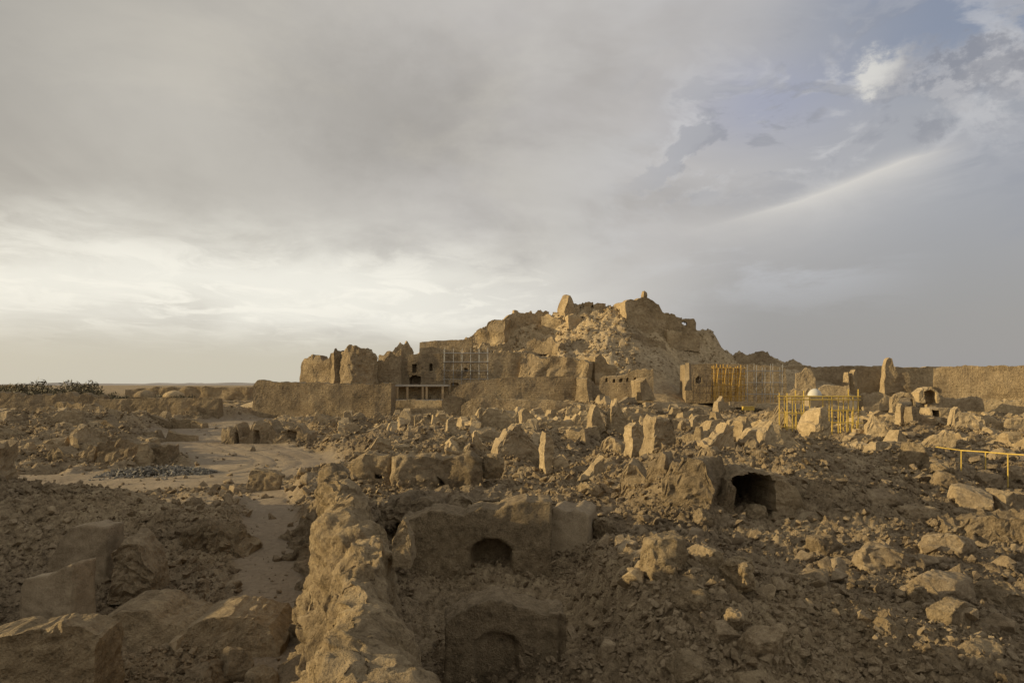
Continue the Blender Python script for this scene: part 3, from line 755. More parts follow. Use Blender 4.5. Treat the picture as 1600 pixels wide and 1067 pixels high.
# palm grove: reads as one mass
r = np.random.default_rng(9); LV = []; LQ = []; k0 = 0
for i in range(84):
    px = r.uniform(-60, 300); Y = r.uniform(128, 172); x = (px-800)/F*Y
    hh = (4.2+2.0*np.exp(-((px-85)/80)**2))*r.uniform(.7, 1.25); zb = float(g0(np.array(x), np.array(Y)))
    if px > 150: hh *= .62
    n = 260
    d = r.normal(size=(n, 3)); d /= np.linalg.norm(d, axis=1)[:, None]
    rad = r.uniform(.25, 1, n)**.5
    c = np.stack([x+d[:, 0]*rad*2.1, Y+d[:, 1]*rad*2.1, zb+hh*(.55+.5*d[:, 2]*rad)], 1)
    a = r.normal(size=(n, 3)); a[:, 2] = np.abs(a[:, 2])*.9+.2; a /= np.linalg.norm(a, axis=1)[:, None]; b = np.cross(a, r.normal(size=(n, 3))); b /= np.linalg.norm(b, axis=1)[:, None]
    L_ = r.uniform(.3, .8, n)[:, None]; W_ = r.uniform(.06, .16, n)[:, None]
    hh_ = 0
    LV.append(np.stack([c-a*L_*.5-b*W_*.3, c+b*W_, c+a*L_, c-b*W_], 1).reshape(-1, 3))
    LQ.append(np.arange(n*4).reshape(-1, 4)+k0); k0 += n*4
    t = r.uniform(0, 6.28, 6)
tag(build('grove', np.concatenate(LV), np.concatenate(LQ), None, M['leaf']), 'dark olive palm grove along the left skyline', 'grove', kind='stuff')

# ================================================================== citadel, outer works
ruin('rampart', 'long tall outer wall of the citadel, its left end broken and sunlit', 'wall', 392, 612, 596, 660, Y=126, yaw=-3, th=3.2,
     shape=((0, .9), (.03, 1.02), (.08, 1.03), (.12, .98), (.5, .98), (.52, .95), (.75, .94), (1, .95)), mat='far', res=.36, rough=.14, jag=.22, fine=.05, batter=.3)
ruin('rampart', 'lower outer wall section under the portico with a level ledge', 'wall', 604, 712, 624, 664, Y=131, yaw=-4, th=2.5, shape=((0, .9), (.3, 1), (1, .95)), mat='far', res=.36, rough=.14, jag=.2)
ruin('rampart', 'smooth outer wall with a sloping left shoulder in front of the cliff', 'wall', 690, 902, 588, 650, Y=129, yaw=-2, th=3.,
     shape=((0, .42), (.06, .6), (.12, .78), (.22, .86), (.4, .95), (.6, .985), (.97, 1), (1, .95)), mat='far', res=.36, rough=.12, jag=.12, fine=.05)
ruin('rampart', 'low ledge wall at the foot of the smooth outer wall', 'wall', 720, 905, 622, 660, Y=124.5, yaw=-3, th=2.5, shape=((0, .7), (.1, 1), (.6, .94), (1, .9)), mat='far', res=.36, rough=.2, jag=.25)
ruin('bastion', 'narrow sunlit buttress at the right end of the smooth outer wall', 'buttress', 902, 926, 588, 650, Y=126, yaw=48, th=2.4, shape=((0, .95), (.4, 1), (1, .9)), mat='far', res=.3, rough=.3, jag=.3)
ruin('wall', 'dark sloping wall leaning behind the narrow sunlit buttress', 'wall', 918, 952, 592, 640, Y=131, yaw=12, th=2, shape=((0, 1), (.4, .8), (1, .25)), mat='far', res=.35)
ruin('wall', 'wall with a row of small slots right of the buttress', 'wall', 938, 1022, 577, 626, Y=139, yaw=-8, th=2.2, shape=((0, .72), (.1, .78), (.5, .86), (.7, 1), (1, 1)), mat='far', res=.3, rough=.18, jag=.25,
     holes=tuple((948+i*11, 951+i*11, 591, 597, False, .8) for i in range(5)))
ruin('wall', 'ragged sunlit wall end beside the slotted wall', 'wall', 990, 1022, 592, 622, Y=133, yaw=40, th=2, shape=((0, .9), (.5, 1), (1, .5)), mat='far', res=.3, rough=.35)

# round tower and its ruined curtain
def round_tower(name, label, px, hw, pt, pb, Y, notch, seed, mat='far'):
    s = Y/F; R = hw*s; x0 = (px-800)*s; zt = EYE+(HZ-pt)*s; zb = EYE+(HZ-pb)*s-1
    n, m = 120, 40
    th = np.linspace(0, 2*np.pi, n, endpoint=False); v = np.linspace(0, 1, m)
    hh = np.interp(np.mod(th, 2*np.pi), *zip(*notch))*(zt-zb)
    TH, VV = np.meshgrid(th, v, indexing='ij')
    rad = R*(1.06-.10*VV)
    V = np.stack([x0+np.cos(TH)*rad, Y+R+np.sin(TH)*rad, zb+VV*hh[:, None]], -1).reshape(-1, 3)
    q = np.arange(n*m).reshape(n, m); qn = np.roll(q, -1, 0)
    Q = np.stack([q[:, :-1].ravel(), qn[:, :-1].ravel(), qn[:, 1:].ravel(), q[:, 1:].ravel()], 1)
    c = len(V); V = np.concatenate([V, [[x0, Y+R, zb+.86*(zt-zb)]]])
    T = np.stack([q[:, -1], qn[:, -1], np.full(n, c)], 1)
    V = V+vec3(V, .28, 3, seed)*.35+vec3(V, 1.0, 3, seed)*.22
    return tag(build(name, V, Q, T, M[mat], None, True), label, 'tower')
round_tower('round_tower', 'big round bastion tower with an eroded top, left of the citadel', 554, 29, 541, 606, 143,
    ((0, .80), (.5, .88), (1.2, 1), (2.4, .98), (3.0, .82), (3.5, .86), (3.9, .9), (4.4, 1.0), (5.0, 1.0), (5.6, .95), (6.0, .8), (6.3, .78)), 5.)
ruin('wall', 'crumbling curtain wall with sunlit niches left of the round bastion', 'wall', 463, 532, 556, 606, Y=147, yaw=-18, th=2.5,
     shape=((0, .62), (.06, .85), (.2, .92), (.25, 1.0), (.5, 1.0), (.55, .88), (.75, .95), (.8, 1.1), (1, 1.15)), mat='far', res=.3, rough=.4, jag=.45)
ruin('wall_stub', 'square topped stub on the curtain wall left of the bastion', 'wall stub', 481, 498, 556, 574, Y=149, yaw=30, th=2, mat='far', res=.3)
ruin('wall', 'tall ruined corner joined to the left side of the round bastion', 'wall', 515, 534, 545, 604, Y=145, yaw=25, th=2, shape=((0, .85), (.3, 1), (1, .95)), mat='far', res=.3)
ruin('wall', 'dark ruined curtain between the round bastion and the palace', 'wall', 583, 626, 556, 606, Y=149, yaw=5, th=2.5, shape=((0, .85), (.3, .95), (.35, .8), (.6, 1.1), (.8, .95), (1, 1)), mat='far', res=.3, rough=.35, jag=.5)

# palace terrace with windows, and the portico below it
ruin('palace', 'tall palace front with two slit windows and an arched opening', 'building', 606, 818, 551, 612, Y=153, yaw=2, th=4.5,
     shape=((0, .55), (.05, .8), (.12, .88), (.16, .97), (.5, .99), (.6, 1.0), (1, 1.0)), mat='far', res=.26, rough=.13, jag=.12, fine=.04, smooth=False,
     holes=((643.5, 649.5, 569, 581, False, 1.6), (671, 676, 569, 579, False, 1.6), (640, 658, 587, 601, True, 2.6), (727, 731, 576, 581, False, 1.)))
ruin('wall', 'horizontal ledge wall with dark recesses along the palace foot', 'wall', 700, 818, 592, 612, Y=149, yaw=2, th=2.5, mat='far', res=.3, jag=.15,
     holes=((704, 716, 600, 612, False, 1.2), (724, 740, 602, 612, False, 1.2)))
def portico():
    Y = 143; s = Y/F
    x0, x1 = (608-800)*s, (698-800)*s; z0 = EYE+(HZ-624)*s; z1 = EYE+(HZ-603.5)*s
    e = empty('portico', ((x0+x1)/2, Y, z0), 'open portico with square pale pillars in front of the palace', 'portico')
    ex, ey, ez = e.location
    W_ = x1-x0; H = z1-z0
    MB().box((0, 1.4, H+.18), (W_+.6, 4.0, .42)).build('roof', M['concrete'], e)
    MB().box((0, 1.4, -.35), (W_+.8, 4.4, .7)).build('base', M['concrete'], e)
    MB().box((0, 3.2, H/2-.02), (W_, .4, H-.1)).build('back_wall', M['far'], e)
    for px in (614, 621.5, 637, 661, 667, 692):
        MB().box(((px-800)*s-ex, -.25, H/2-.01), (.42, .42, H-.05)).build('pillar', M['slab'], e)
    for a, b in ((641, 650), (671, 680)):
        MB().box((((a+b)/2-800)*s-ex, 2.3, .35), ((b-a)*s, .3, .8)).build('parapet', M['slab'], e)
portico()
rock('mud_block', 'rough stump at the left end of the portico', 'stump', 606, 617, 598, 626, Y=142, k=4, mat='far', rough=.2)
ruin('wall', 'plain level wall on the terrace above the palace', 'wall', 655, 738, 530, 558, Y=167, yaw=-3, th=2.5, shape=((0, .85), (.1, .88), (.4, .95), (1, 1)), mat='far', res=.35, jag=.12, rough=.15)
ruin('wall', 'jagged ruin left of the plain terrace wall above the palace', 'wall', 610, 646, 533, 562, Y=164, yaw=10, th=2.5, shape=((0, .4), (.25, .75), (.35, .95), (.55, .85), (.7, 1), (.78, .8), (1, .45)), mat='far', res=.3, rough=.4, jag=.5)
ruin('wall', 'low broken wall between round bastion and terrace ruin', 'wall', 590, 628, 548, 566, Y=160, yaw=-10, th=2, shape=((0, .6), (.4, .9), (1, 1)), mat='far', res=.3, rough=.3)

# upper keep
ruin('keep_wall', 'dark flat fortress wall on the left shoulder of the hill', 'wall', 786, 848, 489, 556, Y=182.5, yaw=10, th=3, shape=((0, .88), (.1, .97), (.35, 1.03), (.5, .99), (.8, 1.0), (1, 1.)), mat='far', res=.4, rough=.2, jag=.3, batter=.45)
ruin('keep_wall', 'furrowed fortress wall stepping down left of the dark flat wall', 'wall', 733, 792, 500, 556, Y=178, yaw=-16, th=4, shape=((0, .55), (.15, .72), (.35, .83), (.5, .88), (.55, .97), (1, 1.05)), mat='far', res=.35, rough=.55, jag=.5)
ruin('wall_stub', 'little stub on top of the dark flat fortress wall, left one', 'wall stub', 801, 810, 484, 494, Y=183, yaw=20, th=1.5, mat='far', res=.25)
ruin('wall', 'low broken parapet on the skyline between left shoulder and pinnacle', 'wall', 818, 858, 485, 500, Y=185, yaw=0, th=2, shape=((0, .7), (.3, .85), (.35, .6), (.6, 1), (.9, .85), (1, .9)), mat='far', res=.3, jag=.6)
ruin('pinnacle', 'sunlit eroded pinnacle at the left peak of the citadel', 'tower', 873, 900, 459, 500, Y=181, yaw=20, th=4, shape=((0, .35), (.2, .65), (.35, .95), (.5, 1), (.65, .9), (.75, .7), (1, .55)), mat='far', res=.35, rough=.8, jag=.4)
ruin('ruined_house', 'broken skyline house with dark window gaps right of the pinnacle', 'ruined house', 896, 946, 471, 502, Y=182, yaw=6, th=3, shape=((0, .8), (.2, .9), (.25, .7), (.35, .95), (.6, 1), (.65, .8), (.75, .95), (1, .9)), mat='far', res=.3, rough=.35, jag=.4,
     holes=((907, 913, 478, 486, False, None), (924, 928, 477, 484, False, 1.5)))
ruin('ruined_house', 'low sunlit ruin between skyline house and the big square keep', 'ruined house', 944, 974, 474, 510, Y=180, yaw=-25, th=3, shape=((0, .6), (.4, .8), (.7, .9), (1, 1)), mat='far', res=.3, rough=.5, jag=.4)
ruin('keep', 'big square keep at the right peak, its front in shade', 'keep', 966, 1042, 466, 530, Y=174, yaw=12, th=9, shape=((0, .92), (.1, .98), (.3, .97), (.45, 1.02), (.55, 1.04), (.72, .93), (.85, .84), (.9, .72), (1, .66)), mat='far', res=.45, rough=.35, jag=.25, batter=.12)
ruin('watch_pillar', 'thin pillar on the highest point of the square keep', 'pillar', 1003, 1011, 454, 474, Y=175, yaw=15, th=1.2, shape=((0, .7), (.3, 1), (.7, 1), (1, .75)), mat='far', res=.2, rough=.15)
ruin('wall', 'sloping wall running down right of the square keep', 'wall', 1036, 1066, 488, 520, Y=179, yaw=-4, th=2.5, shape=((0, 1), (.5, .85), (1, .7)), mat='far', res=.35)
ruin('arch_ruin', 'ruined gable with an open hole showing the sky', 'ruin', 1056, 1088, 498, 528, Y=180, yaw=-6, th=2.2, shape=((0, .88), (.2, .97), (.5, 1), (.9, 1), (1, .8)), mat='far', res=.26, rough=.16, jag=.12, batter=.1,
     holes=((1063, 1074, 502.5, 511, True, None),))
ruin('cliff_wall', 'furrowed sunlit retaining wall in the middle of the hill', 'wall', 814, 924, 554, 600, Y=149, yaw=-16, th=4, shape=((0, .85), (.1, 1), (.3, .92), (.5, .97), (.7, .88), (1, .75)), mat='far', res=.35, rough=.7, jag=.5)
ruin('cliff_wall', 'dark broken wall face right of the furrowed retaining wall', 'wall', 920, 964, 552, 604, Y=152, yaw=22, th=3, shape=((0, .85), (.3, 1), (.6, .75), (1, .5)), mat='far', res=.4, rough=.6, jag=.5)
ruin('wall', 'low ruin stub on the rubble slope under the pinnacle', 'wall', 866, 882, 533, 550, Y=166, yaw=25, th=1.6, shape=((0, .7), (.5, 1), (1, .6)), mat='far', res=.3, rough=.5)
ruin('wall', 'sunlit rock tooth halfway up the slope below the square keep', 'wall', 946, 959, 524, 550, Y=168, yaw=30, th=1.6, shape=((0, .6), (.4, 1), (1, .7)), mat='far', res=.3, rough=.5)
ruin('wall', 'small terrace wall on the slope left of the square keep', 'wall', 908, 936, 503, 518, Y=175, yaw=-20, th=1.2, shape=((0, .6), (.4, .9), (1, 1)), mat='far', res=.3, rough=.5)
# dark rough ridge right of the hill
ruin('ridge_ruin', 'dark ruined ridge wall at the right foot of the hill', 'ruin', 1148, 1222, 550, 580, Y=180, yaw=2, th=3, shape=((0, .75), (.12, 1), (.3, .85), (.55, .97), (.7, 1), (.85, .7), (1, .4)), mat='far', res=.35, rough=.5, jag=.5)

for lb, a, b, t_, bt, Y, yw, sh in (
  ('low terrace wall at the foot of the two left fortress walls', 740, 802, 536, 558, 172, 3, ((0, .6), (.2, .9), (.5, .8), (.8, 1), (1, .7))),
  ('sunlit broken face right of the dark flat fortress wall', 846, 878, 490, 524, 180, -20, ((0, .9), (.4, 1), (.7, .8), (1, .7))),
  ('dark face of wall directly below the eroded pinnacle', 884, 916, 488, 512, 178, 14, ((0, .8), (.3, 1), (.7, .7), (1, .5))),
  ('short wall stepping down left of the keep corner', 950, 974, 506, 545, 171, 18, ((0, .5), (.4, .7), (.6, 1), (1, .95))),
  ('dark retaining wall under the front of the square keep', 974, 1042, 522, 548, 168.5, 9, ((0, .95), (.3, 1), (.6, .8), (1, .6))),
  ('dark broken wall below the gable with the open hole', 1040, 1096, 514, 545, 174, 12, ((0, 1), (.3, .85), (.7, .9), (1, .55))),
  ('sunlit stepped wall across the rubble below the left shoulder', 824, 874, 524, 552, 168, -16, ((0, .6), (.25, .95), (.5, .7), (.75, 1), (1, .6))),
  ('long ledge wall crossing the hill above the smooth outer wall', 770, 822, 548, 566, 160, 2, ((0, .9), (.5, 1), (1, .8)))):
    ruin('hill_wall', lb, 'wall', a, b, t_, bt, Y=Y, yaw=yw, th=2.2, shape=sh, mat='far', res=.3, rough=.38, jag=.5)

# ================================================================== right: building under repair
ruin('building', 'long plain mud building wrapped in scaffolding right of the hill', 'building', 1072, 1228, 568, 626, Y=146, yaw=-3, th=5, shape=((0, .98), (.3, 1), (.7, .98), (1, .9)), mat='far', res=.35, rough=.12, jag=.08, fine=.04,
     holes=((1089, 1096, 589, 597, True, 1.),))
ruin('wall', 'pale sunlit wall end standing at the left corner of the repaired building', 'wall', 1072, 1081, 567, 606, Y=142, yaw=50, th=.8, mat='slab', res=.2, rough=.06, jag=.05)

def scaffold(label, px0, px1, pt, pb, Y, nx, nz, bays, mat, rad=.05, planks=(), depth=1.4, diag=True, board='wood', net=False, jit=0., group='scaffolds'):
    s = Y/F; x0, x1 = (px0-800)*s, (px1-800)*s; z1 = EYE+(HZ-pt)*s; z0 = EYE+(HZ-pb)*s
    e = empty('scaffold', ((x0+x1)/2, Y, z0), label, 'scaffold', group)
    W_, H = x1-x0, z1-z0; rr = np.random.default_rng(int(px0))
    for row in range(bays):
        yy = row*depth
        for i in range(nx):
            xx = -W_/2+W_*i/(nx-1)+rr.normal(0, jit)
            MB().bar((xx, yy, -.4), (xx+rr.normal(0, jit), yy, H*rr.uniform(.93, 1.06)), rad).build('upright', M[mat], e)
        for j in range(nz):
            zz = H*(j+.55)/nz
            MB().bar((-W_/2-.3, yy-rad*2.1, zz), (W_/2+.3, yy-rad*2.1, zz+rr.normal(0, jit*.5)), rad*.9).build('ledger', M[mat], e)
        if diag:
            for i in range(0, nx-1, 2):
                xa = -W_/2+W_*i/(nx-1); xb = -W_/2+W_*(i+1)/(nx-1)
                MB().bar((xa, yy-rad*4.3, .1), (xb, yy-rad*4.3, H*.92), rad*.8).build('brace', M[mat], e)
    for f in planks:
        MB().box((0, depth*.5*(bays-1), H*f+rad*1.5), (W_+.4, depth*max(bays-1, .6)+.2, .07)).build('plank', M[board], e)
    return e
scaffold('amber timber scaffold dense with poles on the repaired building', 1116, 1163, 571, 624, 141.5, 9, 6, 2, 'bamboo', .085, (.3, .62, .9), jit=.10, board='bamboo')
scaffold('grey steel scaffold with tall poles right of the amber one', 1168, 1222, 571, 626, 141, 5, 3, 2, 'steel', .05, (.42,), diag=False, jit=.05)
scaffold('thin dark scaffold on the left part of the repaired building', 1084, 1113, 586, 624, 142, 4, 2, 1, 'wood', .05, (.55,), jit=.05)
scaffold('pale thin scaffold standing against the palace front', 694, 762, 545, 600, 148.5, 6, 4, 2, 'steel', .036, (.25, .6), diag=False, jit=.05)
# site things below the repaired building
ruin('site_wall', 'long low white site wall below the amber scaffold', 'wall', 1140, 1182, 627.5, 632, Y=126, yaw=0, th=.5, mat='slab', res=.3, rough=.06, jag=.05)
def barrel(px, pt, pb, Y):
    x, y, z = at(px, pb, Y); hh = (pb-pt)*Y/F; w_ = 1.8
    e = empty('skip_container', (x, y, z), 'small yellow skip container in front of the white site wall', 'container')
    MB().box((0, 0, hh*.55), (w_, 1.2, hh*.8)).build('body', M['yellow'], e)
    MB().box((0, 0, hh*.98), (w_+.16, 1.36, .08)).build('rim', M['yellow'], e)
    for q in (-.6, .6): MB().box((q, 0, hh*.08), (.2, 1., hh*.16)).build('foot', M['steel'], e)
barrel(1169, 635, 642, 120)

# yellow scaffold gate in front of the mound
def gate():
    Y = 75; s = Y/F
    X_ = lambda p: (p-800)*s
    Zp = lambda p: EYE+(HZ-p)*s
    zg = Zp(688)
    e = empty('scaffold', (X_(1288), Y, zg), 'yellow tube scaffold of two towers joined by a long top beam', 'scaffold')
    ox, oz = X_(1288), zg
    def bar(name, a, b, rad=.055, y=0.):
        MB().bar((X_(a[0])-ox, y, Zp(a[1])-oz), (X_(b[0])-ox, y, Zp(b[1])-oz), rad).build(name, M['yellow'], e)
    for y in (0, 2.2):
        for px, t0, b0 in ((1230, 614, 672), (1238, 619, 674), (1256, 610, 672), (1265, 619, 672), (1300, 619, 690), (1310, 619, 690), (1333, 620, 690), (1341, 608, 690)):
            bar('upright', (px, t0), (px, b0), .06, y)
        bar('top_beam', (1227, 619.5), (1344, 619.5), .07, y-.14)
        bar('ledger', (1229, 624.5), (1344, 624.5), .05, y-.14)
        bar('ledger', (1229, 646), (1268, 646), .05, y-.14)
        bar('ledger', (1228, 669), (1268, 668), .05, y-.14)
        bar('ledger', (1298, 642), (1344, 641), .05, y-.14)
        bar('ledger', (1298, 661), (1348, 661), .05, y-.14)
        bar('ledger', (1298, 683), (1350, 683), .05, y-.14)
    for i, px in enumerate((1234, 1245, 1251, 1260)): bar('standard', (px, 643+i % 2*2), (px, 672), .05, 1.1)
    for i, px in enumerate((1304, 1315, 1321, 1327, 1337, 1347)): bar('standard', (px, 640+(i*7) % 5+(18 if px > 1343 else 0)), (px, 688), .055, .5+.3*(i % 3))
gate()
# white dome and the white house behind it
def dome():
    Y = 104; s = Y/F; x, y, z = at(1273, 619, Y)
    e = empty('white_dome', (x, y, z), 'sunlit white plaster dome behind the yellow top beam', 'dome')
    rr = 10.5*s
    build('dome', ICO3_V*np.array([rr, rr, 12*s]), None, ICO3_T, M['white'], e, True)
    MB().box((0, 0, -.7), (rr*2.3, rr*2.3, 1.6)).build('drum', M['slab'], e)
dome()
ruin('ruin_wall', 'pale plastered wall fragment catching sun before the far wall', 'ruin wall', 1247, 1275, 574, 590, Y=158, yaw=-18, th=1.2,
     shape=((0, .82), (.3, .85), (.5, 1), (.75, .96), (1, .7)), mat='slab', res=.22, rough=.12, jag=.1, zb=4.)

# far right town wall
ruin('town_wall', 'far town wall stretching left of the pointed tower', 'wall', 1226, 1390, 572, 618, Y=176, yaw=2, th=3, shape=((0, .95), (.05, 1), (.15, 1.02), (.3, .97), (.6, 1), (.8, 1.02), (1, 1.0)), mat='far', res=.45, rough=.3, jag=.25)
ruin('pointed_tower', 'tall pointed ruined tower rising over the far wall', 'tower', 1380, 1420, 559, 612, Y=162, yaw=3, th=1.5, shape=((0, .3), (.1, .72), (.16, .95), (.26, 1), (.36, .93), (.42, .76), (.65, .68), (.85, .45), (1, .1)), mat='far', res=.3, rough=.45, jag=.2)
ruin('town_wall', 'far town wall between pointed tower and the sunlit right end', 'wall', 1396, 1530, 573.5, 618, Y=172, yaw=5, th=3, shape=((0, 1), (.4, .99), (.8, 1.0), (1, 1.03)), mat='far', res=.45, rough=.3, jag=.2)
ruin('town_wall', 'sunlit far town wall at the right picture edge', 'wall', 1516, 1680, 570, 630, Y=140, yaw=-30, th=3, shape=((0, .95), (.2, 1), (1, .98)), mat='far', res=.4, rough=.3, jag=.2)
for lb, a, b, t_, bt in (('slender ruin post before the far wall, left of a pair', 1320, 1326, 579, 606), ('thicker ruin post before the far wall, right of a pair', 1330, 1341, 580, 606)):
    ruin('wall_stub', lb, 'wall stub', a, b, t_, bt, Y=150, yaw=35, th=1, mat='far', res=.25)
